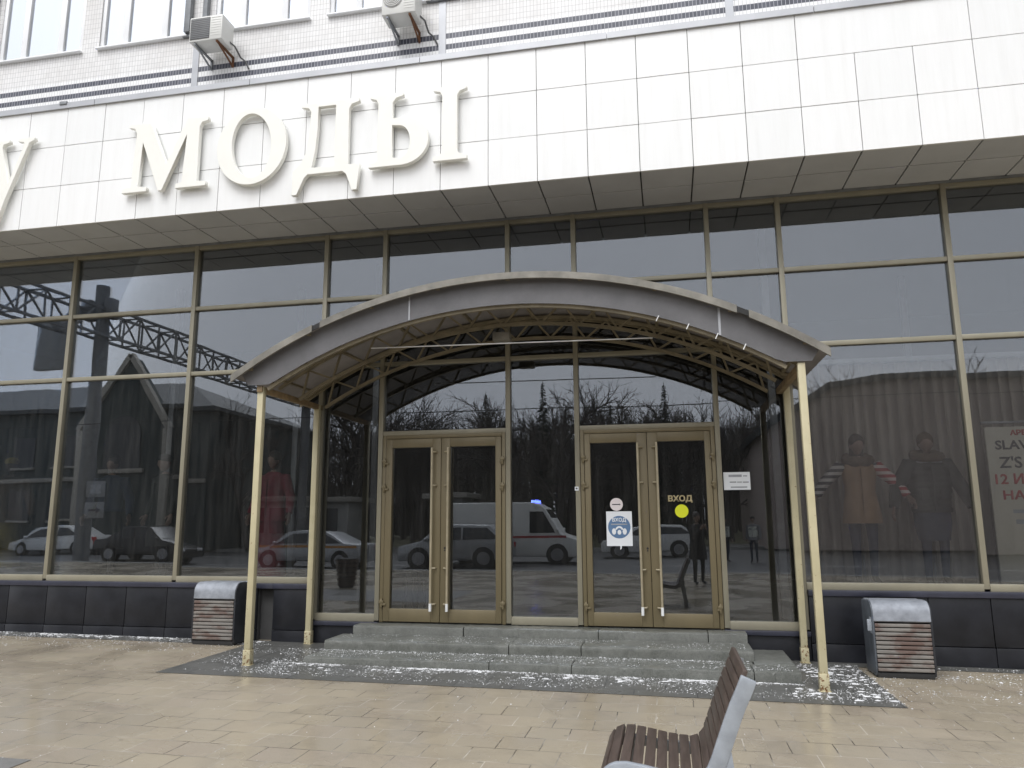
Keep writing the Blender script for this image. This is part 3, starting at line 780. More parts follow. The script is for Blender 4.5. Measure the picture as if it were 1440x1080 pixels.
strew(1100, -4.25, 1.27, -1.432, -1.52, fz, (.003, .008), .3, .3)
strew(1700, 1.05, 2.05, -2.2, -.2, fz, (.003, .009), 0, .6)
strew(1300, -5.4, -4.2, -2.05, -.3, fz, (.003, .007), 0, .6)
strew(800, 1.9, 3.8, -2.0, -.45, fz, (.003, .008), 0, .8)
strew(1500, -4.2, .8, -1.045, -.91, lambda x: SZ[0] + .003, (.003, .007), 0)
strew(1300, -4.2, 1.2, -1.40, -1.06, lambda x: SZ[0] + .003, (.003, .006), 0, .9)
strew(900, -4.1, .8, -.88, -.37, lambda x: SZ[1] + .003, (.003, .005), 0, .9)
strew(3200, -12, -5.4, -.10, -.42, fz, (.003, .009), 1.0, .1)
strew(1300, -11, -5.4, -.4, -1.2, fz, (.003, .007), .6, .6)
strew(500, 2.7, 6, -.15, -1.3, fz, (.004, .009), .3, .6)
strew(500, -12, 4, -1.5, -7, lambda x: gz(x), (.003, .008), 0)
for k in range(420):          # half-melted flat clumps of slush between the grains
    if k % 3 == 0: x, y = rg.uniform(-4.3, 1.2), -1.44 - abs(rg.gauss(0, .12))
    elif k % 3 == 1: x, y = rg.uniform(-11, -5.5), -.13 - abs(rg.gauss(0, .09))
    else: x, y = rg.uniform(1.1, 2.0), rg.uniform(-2.1, -.3)
    if clump(x, y) < rg.random() * .9: continue
    r = rg.uniform(.010, .032); n = 9; P = []
    for i in range(n):
        a = 6.28318 * i / n; q = r * rg.uniform(.55, 1.2); P.append((x + q * math.cos(a) * 1.5, y + q * math.sin(a), fz(x) + .001))
    P += [(x + (a - x) * .6, y + (b - y) * .6, c + .003 + r * .12 * rg.random()) for a, b, c in P] + [(x, y, fz(x) + .004 + r * .14)]
    gr.add(P, [(i, (i + 1) % n, n + (i + 1) % n, n + i) for i in range(n)] + [(n + i, n + (i + 1) % n, 2 * n) for i in range(n)])
go = gr.build('snow_grains', M['snow'], smooth=0); go['kind'] = 'stuff'
tag(go, 'white grains of old snow strewn along the steps and wall foot', 'snow')

# ================================================================== litter bins
def bin_(x0, yf, label, wide=.63, deep=.44, h=.80, flap=False):
    g = gz(x0 + .3); b = thing('litter_bin', label, 'litter bin', group='slatted litter bins by the wall')
    x1 = x0 + wide
    prof = [(yf + .03, g + .02)] + [(yf + .0, g + .10), (yf, g + h - .16)] + [(yf + .13 - .13 * math.cos(R(t)), g + h - .13 + .13 * math.sin(R(t))) for t in range(0, 91, 15)] + [(yf + deep - .03, g + h - .015), (yf + deep, g + h - .06), (yf + deep - .04, g + .02)]
    for a, c in ((x0, x0 + .022), (x1 - .022, x1)):
        MB().prism(prof, a, c, 'x').build('side_panel', M['binside2'] if flap and a == x0 else M['binside'], b, .006)
    MB().box(x0 + .03, x1 - .03, yf + .03, yf + deep - .05, g + .05, g + h - .10).build('inner_box', M['binside'], b, .01)
    MB().box(x0 + .02, x1 - .02, yf + .015, yf + deep - .05, g - .005, g + .055).build('base', M['rubber'], b, .006)
    lid = prof[2:-2]
    lid = [(yf - .004, g + h - .205)] + lid[1:8] + [(yf + .25, g + h)]
    li = MB(); n = len(lid); vs = []
    for xx in (x0 + .015, x1 - .015):
        for (a, c) in lid: vs.append((xx, a - .002, c + .003))
        for (a, c) in lid: vs.append((xx, a + .012, c - .009))
    fs = []
    for i in range(n - 1): fs += [(i, i + 1, 2 * n + i + 1, 2 * n + i), (n + i, 3 * n + i, 3 * n + i + 1, n + i + 1), (i, n + i, n + i + 1, i + 1), (2 * n + i, 2 * n + i + 1, 3 * n + i + 1, 3 * n + i)]
    fs += [(0, 2 * n, 3 * n, n), (n - 1, 2 * n - 1, 4 * n - 1, 3 * n - 1)]
    li.add(vs, fs); li.build('lid', M['lid'], b, smooth=50)
    MB().box(x0 + .022, x1 - .022, yf + .262, yf + deep - .02, g + h - .03, g + h - .004).build('rear_lid', M['lid'], b, .004)
    MB().box(x0 + .06, x1 - .06, yf + .252, yf + .262, g + h - .012, g + h - .004).build('slot', M['rubber'], b)
    n = 11; z0, z1 = g + .065, g + h - .225; s = (z1 - z0) / n
    for k in range(n):
        o = random.uniform(-.003, .003)
        MB().box(x0 + .024, x1 - .024 + o * .3, yf - .004 + o, yf + .022 + o, z0 + k * s + .006, z0 + (k + 1) * s - .005).build('slat', M['binwood'], b, .004)
    MB().box(x0 + .03, x1 - .03, yf + .03, yf + .036, z0, z1 + .03).build('backing', M['rubber'], b)
    if flap:
        MB().box(x0 - .045, x0 - .004, yf + .02, yf + .035, g + .48, g + .60).box(x0 - .006, x0 - .0005, yf + .02, yf + .10, g + .45, g + .62).build('latch', M['galv'], b, .006)
    else:
        MB().bar((x1 + .004, yf + .36, g + .62), (x1 + .004, yf + .30, g + .14), .012, .008).build('trim_rod', M['steel'], b)
    rebase(b, (x0 + wide / 2, yf + deep / 2, g))
bin_(-6.31, -.52, 'slatted litter bin with silver lid left of the entrance, its boards stained reddish brown')
bin_(2.10, -.90, 'slatted litter bin right of the canopy, blue-grey side with a bent latch', .60, .44, .79, True)

# ================================================================== bench
bn = thing('street_bench', 'short dark brown slatted bench with grey metal end frames in the foreground', 'bench')
g = gz(0)
YF, YN = -5.12, -5.84
# seat-to-back curve in X-Z (centre line of the slats)
path = [(-.395, g + .34), (-.375, g + .405), (-.325, g + .44), (-.26, g + .445), (-.17, g + .432), (-.08, g + .415), (.01, g + .402), (.09, g + .40), (.145, g + .435), (.175, g + .50), (.205, g + .58), (.24, g + .67), (.277, g + .76), (.318, g + .845), (.337, g + .89)]
def resample(pts, n):
    L = [0]
    for a, b in zip(pts, pts[1:]): L.append(L[-1] + math.dist(a, b))
    out = []
    for k in range(n):
        t = L[-1] * k / (n - 1); i = max(j for j in range(len(L)) if L[j] <= t + 1e-9); i = min(i, len(pts) - 2)
        u = (t - L[i]) / (L[i + 1] - L[i]); out.append((pts[i][0] + (pts[i + 1][0] - pts[i][0]) * u, pts[i][1] + (pts[i + 1][1] - pts[i][1]) * u))
    return out
sl = resample(path, 19)
for k, (x, z) in enumerate(sl):
    a = sl[max(k - 1, 0)]; c = sl[min(k + 1, len(sl) - 1)]
    t = Vector((c[0] - a[0], 0, c[1] - a[1])).normalized(); nrm = Vector((-t.z, 0, t.x))
    m = MB(); w = .0265; h = .013
    vs = []
    for y in (YN, YF):
        for i, j in ((-1, -1), (1, -1), (1, 1), (-1, 1)):
            p = Vector((x, y, z)) + t * (i * w) + nrm * (j * h); vs.append(p)
    m.add(vs, [(0, 1, 2, 3), (7, 6, 5, 4), (0, 4, 5, 1), (1, 5, 6, 2), (2, 6, 7, 3), (3, 7, 4, 0)])
    m.build('slat', M['benchwood'], bn, .005)
fine = resample(path, 40)
def offs(d):
    out = []
    for k, (x, z) in enumerate(fine):
        a = fine[max(k - 1, 0)]; c = fine[min(k + 1, len(fine) - 1)]
        t = Vector((c[0] - a[0], c[1] - a[1])).normalized(); out.append((x + t.y * d, z - t.x * d))
    return out
for y in (YN - .012, YF - .10):
    nr = y < -5.5
    o_, i_ = offs(-.016 if nr else .016), offs(.062)
    f = MB().band(o_, i_, y - .024, y + .012 if nr else y + .024)
    # legs: front and rear
    f.prism([(-.27, g + .40), (-.20, g + .40), (-.24, g), (-.31, g)], y - .02, y + .01)
    f.prism([(.19, g + .43), (.255, g + .55), (.32, g), (.25, g)], y - .02, y + .01)
    f.prism([(-.23, g + .37), (.22, g + .36), (.22, g + .40), (-.23, g + .41)], y - .018, y + .008)
    f.box(-.34, -.20, y - .04, y + .03, g - .002, g + .012); f.box(.22, .36, y - .04, y + .03, g - .002, g + .012)
    f.build('end_frame', M['galv'] if nr else M['steel'], bn, .004)
rebase(bn, (0, -5.4, g))

# ================================================================== things stuck on the doors
YG = -.028
t = thing('door_notice', 'white sheet with a round blue printed mark taped to the right doors', 'notice')
MB().box(-.79, -.463, YG - .004, YG - .001, -.352, .084).build('sheet', M['paper'], t, smooth=0)
MB().tube([(-.627, YG - .004, -.115), (-.627, YG - .0055, -.115)], .142, 40).build('round_mark', M['blueink'], t)
text_mesh('ВХОД', .062, 'lettering', M['paper'], t, (-.627, YG - .006, -.045), .0006, bold=.002)
text_mesh('ТОЛЬКО В МАСКЕ', .02, 'lettering', M['paper'], t, (-.627, YG - .006, -.083), .0006) if False else MB().box(-.73, -.525, YG - .0068, YG - .006, -.087, -.072).build('printed_line', M['greyink'], t, smooth=0)
pm = MB()
for dx, dz, rx, rz in ((-.068, -.155, .026, .040), (.068, -.155, .026, .040), (0, -.165, .024, .030)):
    pm.prism(ell(-.627 + dx, -.015 + dz + .0, rx, rz, 18), YG - .0072, YG - .006)
pm.band(arc(-.627, -.155, .052, .052, 10, 170, 14), arc(-.627, -.155, .03, .03, 10, 170, 14), YG - .0072, YG - .006)
pm.build('hand_and_mask_symbol', M['paper'], t, smooth=0)
MB().prism([(-.62, -.352), (-.60, -.352), (-.605, -.385), (-.622, -.40)], YG - .005, YG - .002).build('torn_strip', M['paper'], t, smooth=0)
t = thing('round_sticker', 'pinkish white round sticker with a dark dash above the blue notice', 'sticker')
MB().tube([(-.655, YG - .001, .172), (-.655, YG - .003, .172)], .082, 36).build('disc', M['pinkwhite'], t)
MB().box(-.71, -.62, YG - .0042, YG - .003, .166, .178).prism([(-.62, .160), (-.60, .172), (-.62, .184)], YG - .0042, YG - .003).build('dash_mark', M['darkink'], t, smooth=0)
y = MB().tube([(.163, YG - .001, .082), (.163, YG - .003, .082)], .083, 40).build('yellow_sticker', M['yellow'])
tag(y, 'plain yellow disc sticker below the golden ВХОД lettering', 'sticker')
t = thing('door_lettering', 'small golden word ВХОД on the rightmost door glass', 'lettering')
text_mesh('ВХОД', .098, 'word', M['goldtext'], t, (.148, YG - .003, .205), .0012, bold=.0045, xs=1.08)
t = thing('wall_notice', 'landscape white paper with grey lines taped right of the doors', 'notice')
MB().box(.697, 1.02, -.006, -.003, .340, .561).build('sheet', M['paper'], t, smooth=0)
q = MB(); q.box(.76, .92, -.0072, -.006, .500, .530); q.box(.935, .985, -.0072, -.006, .505, .520); q.box(.78, .98, -.0072, -.006, .365, .382); q.build('printed_line', M['greyink'], t, smooth=0)
MB().box(.77, .85, -.0072, -.006, .432, .442).box(.86, .92, -.0072, -.006, .432, .440).box(.93, 1.0, -.0072, -.006, .430, .440).build('printed_line', M['darkink'], t, smooth=0)
t = MB().box(-1.185, -1.135, -.062, -.0555, .355, .405).box(-1.172, -1.150, -.064, -.062, .372, .392, 1).build('small_tag', [M['paper'], M['darkink']])
tag(t, 'small square white tag on the frame left of the right doors', 'tag')

# ================================================================== inside the show windows
cu = []; n = 900; X0, X1 = 1.75, 9.5
vs = []; fs = []
for i in range(n + 1):
    x = X0 + (X1 - X0) * i / n; yy = 1.20 + .12 * (abs(math.sin(x * 22 + .5 * math.sin(x * 3))) ** .7 - .5) + .02 * math.sin(x * 17)
    vs += [(x, yy, -.868), (x, yy, 2.11), (x, yy + .012, -.868), (x, yy + .012, 2.11)]
for i in range(n):
    a, b = 4 * i, 4 * i + 4
    fs += [(a, b, b + 1, a + 1), (a + 2, a + 3, b + 3, b + 2), (a + 1, b + 1, b + 3, a + 3), (a, a + 2, b + 2, b)]
c = MB().add(vs, fs).build('curtain', M['curtain'], smooth=60)
tag(c, 'warm grey pleated curtain hanging behind the right show windows', 'curtain')
MB_ = MB().box(X0, X1, 1.10, 1.26, 2.11, 2.17).build('curtain_rail', M['steel'], c)
p = thing('window_poster', 'cream poster with black and red lettering in the right show window', 'poster')
px0 = 3.94
MB().box(px0, px0 + 1.5, .52, .55, -.80, 1.10).build('board', M['posterboard'], p, .003)
MB().box(px0 - .03, px0 + 1.53, .50, .56, 1.14, 1.17).build('hanging_rail', M['steel'], p, .003)
for body, size, m, x, z, xs in (('АРЕ', .085, 'redink', .29, .995, 1.1), ('SLAV', .155, 'darkink', .10, .82, 1.1), ('Z\'S', .19, 'darkink', .13, .59, 1.05), ('12 И', .17, 'redink', .03, .39, 1.05), ('НА', .145, 'redink', .12, .20, 1.25)):
    text_mesh(body, size, 'lettering', M[m], p, (px0 + x, .518, z), .001, 'LEFT', .004, xs=xs)
MB().box(px0 + .22, px0 + .60, .517, .5195, .03, .075).box(px0 + .24, px0 + .60, .517, .5195, -.10, -.045).build('printed_line', M['greyink'], p, smooth=0)
rebase(p, (px0 + .75, .53, -.86))
# ================================================================== figures
def head_shape(m, c, s=1.0, yaw=0, mi=0):
    """a head about .23 tall with brow, nose, chin and ears, facing -Y turned by yaw"""
    cy, sy = math.cos(yaw), math.sin(yaw); n, k = 22, 16; vs = []; fs = []
    def P(x, y, z): return (c[0] + s * (x * cy - y * sy), c[1] + s * (x * sy + y * cy), c[2] + s * z)
    for i in range(k + 1):
        th = math.pi * i / k
        for j in range(n):
            ph = 6.28318 * j / n
            x, y, z = math.sin(th) * math.cos(ph), math.sin(th) * math.sin(ph), math.cos(th)
            X, Y, Z = .074 * x, .095 * y, .118 * z
            if z < 0: X *= 1 + .32 * z; Y *= 1 + .16 * z
            front = max(0, -y) ** 3
            if y < 0:
                ax = abs(x)
                nose = math.exp(-((X) / .013) ** 2 - ((Z + .022) / .026) ** 2); Y -= .024 * nose * (1 if y < -.3 else 0)
                eye = math.exp(-((abs(X) - .032) / .014) ** 2 - ((Z - .006) / .012) ** 2); Y += .011 * eye
                brow = math.exp(-((abs(X) - .03) / .022) ** 2 - ((Z - .028) / .009) ** 2); Y -= .005 * brow
                lip = math.exp(-(X / .02) ** 2 - ((Z + .063) / .008) ** 2); Y -= .007 * lip
                chin = math.exp(-(X / .024) ** 2 - ((Z + .098) / .016) ** 2); Y -= .008 * chin
            vs.append(P(X, Y, Z))
    for i in range(k):
        for j in range(n): fs.append((i * n + j, (i + 1) * n + j, (i + 1) * n + (j + 1) % n, i * n + (j + 1) % n))
    m.add(vs, fs, mi)
    for sgn in (-1, 1):
        q = MB().ball((0, 0, 0), (.010, .020, .032), 8, 6); m.add([P(sgn * .072 + v[0], .012 + v[1], -.005 + v[2]) for v in q.v], q.f, mi)
def hand_shape(m, w, d, side, mi=0):
    d = Vector(d).normalized(); w = Vector(w); s = Vector((1, 0, 0)); s = (s - d * s.dot(d)); s = s.normalized() if s.length > .1 else Vector((0, 1, 0)); nrm = d.cross(s)
    s, nrm = nrm, s        # fingers spread front to back when the arm hangs
    q = [w - d * .02, w + d * .03, w + d * .085]
    m.tube(q, [.024, .034, .034], 10, mi=mi, sq=(1, .55))
    for k in range(4):
        o = s * (.027 - .018 * k); L = (.066, .078, .072, .055)[k]; b = w + d * .08 + o
        curl = nrm * (-side * 1)
        m.tube([b, b + d * L * .45 + curl * .006, b + d * L * .8 + curl * .02, b + d * L * .98 + curl * .034], [.0095, .009, .008, .006], 7, mi=mi)
    b = w + d * .02 + s * .03
    m.tube([b, b + s * .028 + d * .026, b + s * .036 + d * .058], [.012, .0105, .008], 7, mi=mi)
def figure(root, J, mats, headyaw=0, scale=1.0):
    """one continuous body grown over a joint skeleton. J: joint positions, feet at z=0, facing -Y"""
    names = ['pelvis', 'belly', 'chest', 'neck', 'headbase', 'shL', 'elL', 'wrL', 'shR', 'elR', 'wrR', 'hipL', 'knL', 'anL', 'toL', 'hipR', 'knR', 'anR', 'toR']
    rad = dict(pelvis=(.13, .10), belly=(.125, .09), chest=(.15, .105), neck=(.055, .055), headbase=(.052, .055), shL=(.062, .06), elL=(.042, .042), wrL=(.028, .026), hipL=(.088, .088), knL=(.056, .058), anL=(.038, .040), toL=(.034, .028))
    ed = [('pelvis', 'belly'), ('belly', 'chest'), ('chest', 'neck'), ('neck', 'headbase')]
    for s in 'LR': ed += [('chest', 'sh' + s), ('sh' + s, 'el' + s), ('el' + s, 'wr' + s), ('pelvis', 'hip' + s), ('hip' + s, 'kn' + s), ('kn' + s, 'an' + s), ('an' + s, 'to' + s)]
    me = bpy.data.meshes.new('body'); me.from_pydata([J[n] for n in names], [(names.index(a), names.index(b)) for a, b in ed], [])
    o = bpy.data.objects.new('body', me); COL.objects.link(o)
    sk = o.modifiers.new('Skin', 'SKIN'); sb = o.modifiers.new('Sub', 'SUBSURF'); sb.levels = 2; sb.render_levels = 2
    for i, n in enumerate(names):
        k = n if n in rad else n[:-1] + 'L'; v = me.skin_vertices[0].data[i]; v.radius = rad[k]; v.use_root = (n == 'pelvis')
    bpy.context.view_layer.update()
    ev = bpy.data.meshes.new_from_object(o.evaluated_get(bpy.context.evaluated_depsgraph_get()))
    bpy.data.objects.remove(o)
    m = MB(); m.add([v.co for v in ev.vertices], [tuple(p.vertices) for p in ev.polygons])
    bpy.data.meshes.remove(ev)
    hc = Vector(J['headbase']) + Vector((0, -.018, .115)); head_shape(m, hc, 1.0, headyaw, 0)
    for s, sg in (('L', -1), ('R', 1)): hand_shape(m, J['wr' + s], Vector(J['wr' + s]) - Vector(J['el' + s]), sg)
    # skin on head and hands, cloth elsewhere
    wl, wr = Vector(J['wrL']), Vector(J['wrR'])
    zn = J['neck'][2]
    mi = []
    for f in m.f:
        c = sum((Vector(m.v[i]) for i in f), Vector()) / len(f)
        if c.z > zn - .02 or min((c - wl).length, (c - wr).length) < .03 or False: mi.append(0)
        elif c.z < J['pelvis'][2] - .02 and min((c - wl).length, (c - wr).length) > .2: mi.append(2 if c.z > .11 else 3)
        else:
            dl = min((c - wl).length, (c - wr).length); mi.append(0 if dl < .05 else 1)
    nb = len(mi)
    m.mi = mi
    for k, f in enumerate(m.f):
        c = sum((Vector(m.v[i]) for i in f), Vector()) / len(f)
        for s in 'LR':
            w = Vector(J['wr' + s]); d = (w - Vector(J['el' + s])).normalized()
            if (c - w).length < .22 and (c - w).dot(d) > -.03 and (c - w - d * (c - w).dot(d)).length < .07: m.mi[k] = 0
    return m.build('body', mats, root, smooth=60), hc
def folds(o, amt=.012, f=1.0):
    for v in o.data.vertices:
        a = math.atan2(v.co.y, v.co.x); k = amt * (.6 * math.sin(7 * a + 3 * math.sin(v.co.z * 6 * f)) + .5 * math.sin(v.co.z * 19 * f + 4 * a)) 
        v.co.x += k * math.cos(a); v.co.y += k * math.sin(a)
    return o
def stand_pose(arm=.10, el=.04, spread=.0, fwd=0.0, legs=.09):
    J = dict(pelvis=(0, 0, .95), belly=(0, 0, 1.10), chest=(0, 0, 1.30), neck=(0, .005, 1.47), headbase=(0, -.004, 1.53))
    for s, g in (('L', -1), ('R', 1)):
        J['sh' + s] = (g * .185, 0, 1.405); J['el' + s] = (g * (.185 + arm), .02, 1.13); J['wr' + s] = (g * (.185 + arm + el), -.06 - fwd, .89)
        J['hip' + s] = (g * .095, 0, .88); J['kn' + s] = (g * (legs + .005), -.02, .49); J['an' + s] = (g * legs, .02, .085); J['to' + s] = (g * (legs + .02), -.13, .035)
    return J
def jacket(root, J, m, name='jacket', z0=.80, flare=1.15, r=1.0, sleeves=True, sm=None):
    b = MB(); c = J['chest']
    if r > 1.15:          # quilted: stacked puffed rows
        rs = []
        for k in range(49):
            t = k / 48; z = z0 + (1.40 - z0) * t; q = 1 + .05 * abs(math.sin(t * 8 * math.pi)) - .03
            rs.append((z, 0, 0, (.215 + .02 * math.sin(t * 3)) * q, (.165 + .012 * math.sin(t * 3)) * q))
        b.rings(rs + [(1.455, 0, 0, .14, .10), (1.485, 0, 0, .08, .075)], 26)
        b.box(-.012, .012, -.192, -.17, z0 + .02, 1.38); b.box(-.15, -.06, -.19, -.165, 1.0, 1.10); b.box(.06, .15, -.19, -.165, 1.0, 1.10)
    else: b.rings([(z0, 0, 0, .185 * flare * r, .145 * flare * r)] + [(z0 + (.95 - z0) * q / 6, 0, 0, (.185 * flare + (.178 * (1 + (flare - 1) * .6) - .185 * flare) * q / 6) * r, (.145 * flare + (.138 - .145 * flare) * q / 6) * r) for q in range(1, 6) if z0 < .9] + [(.95, 0, 0, .178 * r * (1 + (flare - 1) * .6), .138 * r), (1.10, 0, 0, .168 * r, .128 * r), (1.28, 0, 0, .195 * r, .138 * r), (1.40, 0, 0, .195 * r, .12 * r), (1.455, 0, 0, .13, .095), (1.485, 0, 0, .075, .072)], 24)
    b.box(-.008, .008, -.165, -.12, z0 + .02, 1.36)
    o = folds(b.build(name, m, root, smooth=60), .007)
    if sleeves:
        for s in 'LR':
            a, e, w = Vector(J['sh' + s]), Vector(J['el' + s]), Vector(J['wr' + s])
            k = r
            MB().tube([a + (Vector((0, 0, 1.30)) - a) * .15, a, a.lerp(e, .5), e, e.lerp(w, .55), w - (w - e) * .06], [.075 * k, .082 * k, .072 * k, .064 * k, .056 * k, .046 * k], 14).build('sleeve', sm or m, o, smooth=60)
    return o
def hair_cap(root, hc, m, name='hair', long=0, yaw=0):
    b = MB()
    b.ball((hc.x, hc.y + .022, hc.z + .034), (.090, .108, .112), 22, 14, fn=lambda d: (1 + .05 * math.sin(d.x * 23 + d.z * 17) * math.sin(d.y * 19)) * (1 if d.z > -.25 or d.y > .1 else .80))
    if long: b.rings([(hc.z - long, hc.x, hc.y + .06, .075, .04), (hc.z - .1, hc.x, hc.y + .055, .085, .05), (hc.z + .03, hc.x, hc.y + .04, .08, .07)], 14)
    return b.build(name, m, root, smooth=60)
def collar(root, m, z=1.46, r=.12, t=.05, name='fur_collar'):
    pts = [(r * math.cos(6.28318 * k / 20), .01 + r * .85 * math.sin(6.28318 * k / 20), z - .03 * math.sin(6.28318 * k / 20) * -1) for k in range(21)]
    return MB().tube(pts, [t * (1 + .18 * math.sin(k * 4.1)) for k in range(21)], 9).build(name, m, root, smooth=60)
def place(root, x, y, z, rz=0, s=1.0):
    root.location = (x, y, z); root.rotation_euler = (0, 0, rz); root.scale = (s, s, s)
def base_plate(root):
    MB().tube([(0, .05, -.004), (0, .05, .010)], .17, 28).tube([(0, .09, .01), (0, .09, .35)], .012, 8).build('base_plate', M['steel'], root)
DZ = -.862
def mann(label): return thing('mannequin', label, 'mannequin', group='dressed mannequins in the show windows')
# right window
a = mann('window mannequin in tan vest with striped knit sleeves held away from the body'); J = stand_pose(.20, .06, fwd=.0)
for s, g in (('L', -1), ('R', 1)): J['el' + s] = (g * .40, .02, 1.20); J['wr' + s] = (g * .52, -.05, 1.02)
_, hc = figure(a, J, [M['skin'], M['stripeblack'], M['navy'], M['blackcloth']], .1)
jk = jacket(a, J, M['tan'], 'vest', .72, 1.2, 1.0, False)
for s, mm in (('L', M['stripeblack']), ('R', M['stripered'])):
    p, e, w = Vector(J['sh' + s]), Vector(J['el' + s]), Vector(J['wr' + s]); MB().tube([p, p.lerp(e, .5), e, w - (w - e) * .1], [.078, .072, .064, .052], 14).build('sleeve', mm, jk, smooth=60)
hair_cap(a, hc, M['hair'], 'hair', .14); collar(a, M['fur'], 1.47, .125, .065); base_plate(a); place(a, 2.44, .62, DZ, 0, 1.08)
a = mann('window mannequin in bulky dark padded jacket with a pale collar'); J = stand_pose(.17, .07)
_, hc = figure(a, J, [M['skin'], M['olive'], M['navy'], M['blackcloth']], -.15)
jacket(a, J, M['olive'], 'padded_jacket', .84, 1.15, 1.22); hair_cap(a, hc, M['fur'], 'hair'); collar(a, M['fur'], 1.50, .135, .06); collar(a, M['greycloth'], 1.43, .15, .035, 'scarf')
MB().rings([(.52, 0, 0, .17, .14), (.7, 0, 0, .20, .16), (.88, 0, 0, .20, .155)], 22).build('skirt', M['navy'], a, smooth=60); base_plate(a); place(a, 3.27, .62, DZ, 0, 1.08)
# left windows
def left(label, x, y, rz, top, bottom, **kw):
    a = mann(label); J = stand_pose(kw.get('arm', .10), .05)
    _, hc = figure(a, J, [M['skin'], M[top], M[bottom], M['blackcloth']], kw.get('yaw', 0))
    jacket(a, J, M[top], 'coat', kw.get('z0', .80), kw.get('flare', 1.15), 1.05)
    if kw.get('skirt'):
        zz = kw['skirt']; MB().rings([(zz, 0, 0, .24, .21), ((zz + .95) / 2, 0, 0, .20, .17), (.95, 0, 0, .155, .125)], 22).build('skirt', M[kw.get('skirtmat', bottom)], a, smooth=60)
    if kw.get('hat'): MB().ball((hc.x, hc.y + .01, hc.z + .07), (.10, .11, .07), 18, 9).build('hat', M[kw['hat']], a, smooth=60)
    else: hair_cap(a, hc, M['hair'], 'hair', kw.get('long', .16))
    if kw.get('fur'): collar(a, M['fur'])
    base_plate(a); place(a, x, y, DZ, rz, 1.06); return a
left('window mannequin with pale hat and long mustard skirt by the left edge', -10.42, .50, R(35), 'tan', 'mustard', hat='mustard', skirt=.15, skirtmat='mustard', fur=True)
left('window mannequin in short black jacket and wide black skirt', -8.62, .6, R(10), 'navy', 'blackcloth', z0=.98, flare=1.05, skirt=.42, long=.22)
left('window mannequin in dark cap and long olive coat', -7.68, .6, R(-25), 'olive', 'blackcloth', z0=.45, flare=1.25, hat='blackcloth')
left('window mannequin in long burgundy gown behind the left front post', -5.8, .55, R(-10), 'burgundy', 'burgundy', skirt=.04, long=.25)
# a wire stool inside the left door
st = thing('wire_stool', 'dark wire stool standing inside the left glass doors', 'stool')
tb = MB()
for k in range(6):
    a = 6.28318 * k / 6; tb.tube([(.19 * math.cos(a), .19 * math.sin(a), 0), (.12 * math.cos(a), .12 * math.sin(a), .62)], .010, 6)
tb.build('leg', M['rubber'], st)
MB().tube([(0, 0, .62), (0, 0, .65)], .16, 20).build('seat', M['rubber'], st)
bk = MB()
for k in range(9):
    a = R(20 + 140 * k / 8); bk.tube([(.15 * math.cos(a), .15 * math.sin(a), .64), (.18 * math.cos(a), .18 * math.sin(a), .98)], .007, 5)
bk.build('backrest', M['rubber'], st); st.location = (-3.62, .75, -1.345)

# ================================================================== what the glass mirrors: the street behind the camera
def person(label, x, y, z, rz, top, bottom, arms=None, hat=False, vest=False, s=1.0):
    a = thing('person', label, 'person'); J = stand_pose(.06, .02, legs=.10)
    if arms == 'photo':
        for q, g in (('L', -1), ('R', 1)): J['el' + q] = (g * .20, -.20, 1.16); J['wr' + q] = (g * .06, -.34, 1.38)
    _, hc = figure(a, J, [M['skin'], M[top], M[bottom], M['blackcloth']])
    jk = jacket(a, J, M[top], 'coat', .62 if arms else .86, 1.2, 1.05)
    if vest: MB().rings([(.98, 0, 0, .19, .15), (1.2, 0, 0, .20, .15), (1.38, 0, 0, .20, .14)], 20, False).build('vest', M['vest'], a, smooth=60)
    if hat: MB().ball((hc.x, hc.y + .01, hc.z + .06), (.092, .105, .075), 16, 9).build('hat', M['blackcloth'], a, smooth=60)
    else: hair_cap(a, hc, M['hair'])
    place(a, x, y, z, rz, s); return a
# photographer seen mirrored in the right door (facing the shop means facing +Y)
person('person in dark coat photographing, mirrored in the right door', .72, -10.30, gz(.7), R(180 - 25), 'blackcloth', 'blackcloth', 'photo', s=1.02)
person('person in pale vest, left of the pair mirrored right of the doors', 2.15, -21.6, -1.80, R(150), 'blackcloth', 'navy', hat=True, vest=True)
person('person in pale vest, right of the pair mirrored right of the doors', 3.25, -21.4, -1.80, R(200), 'greycloth', 'navy', hat=True, vest=True)

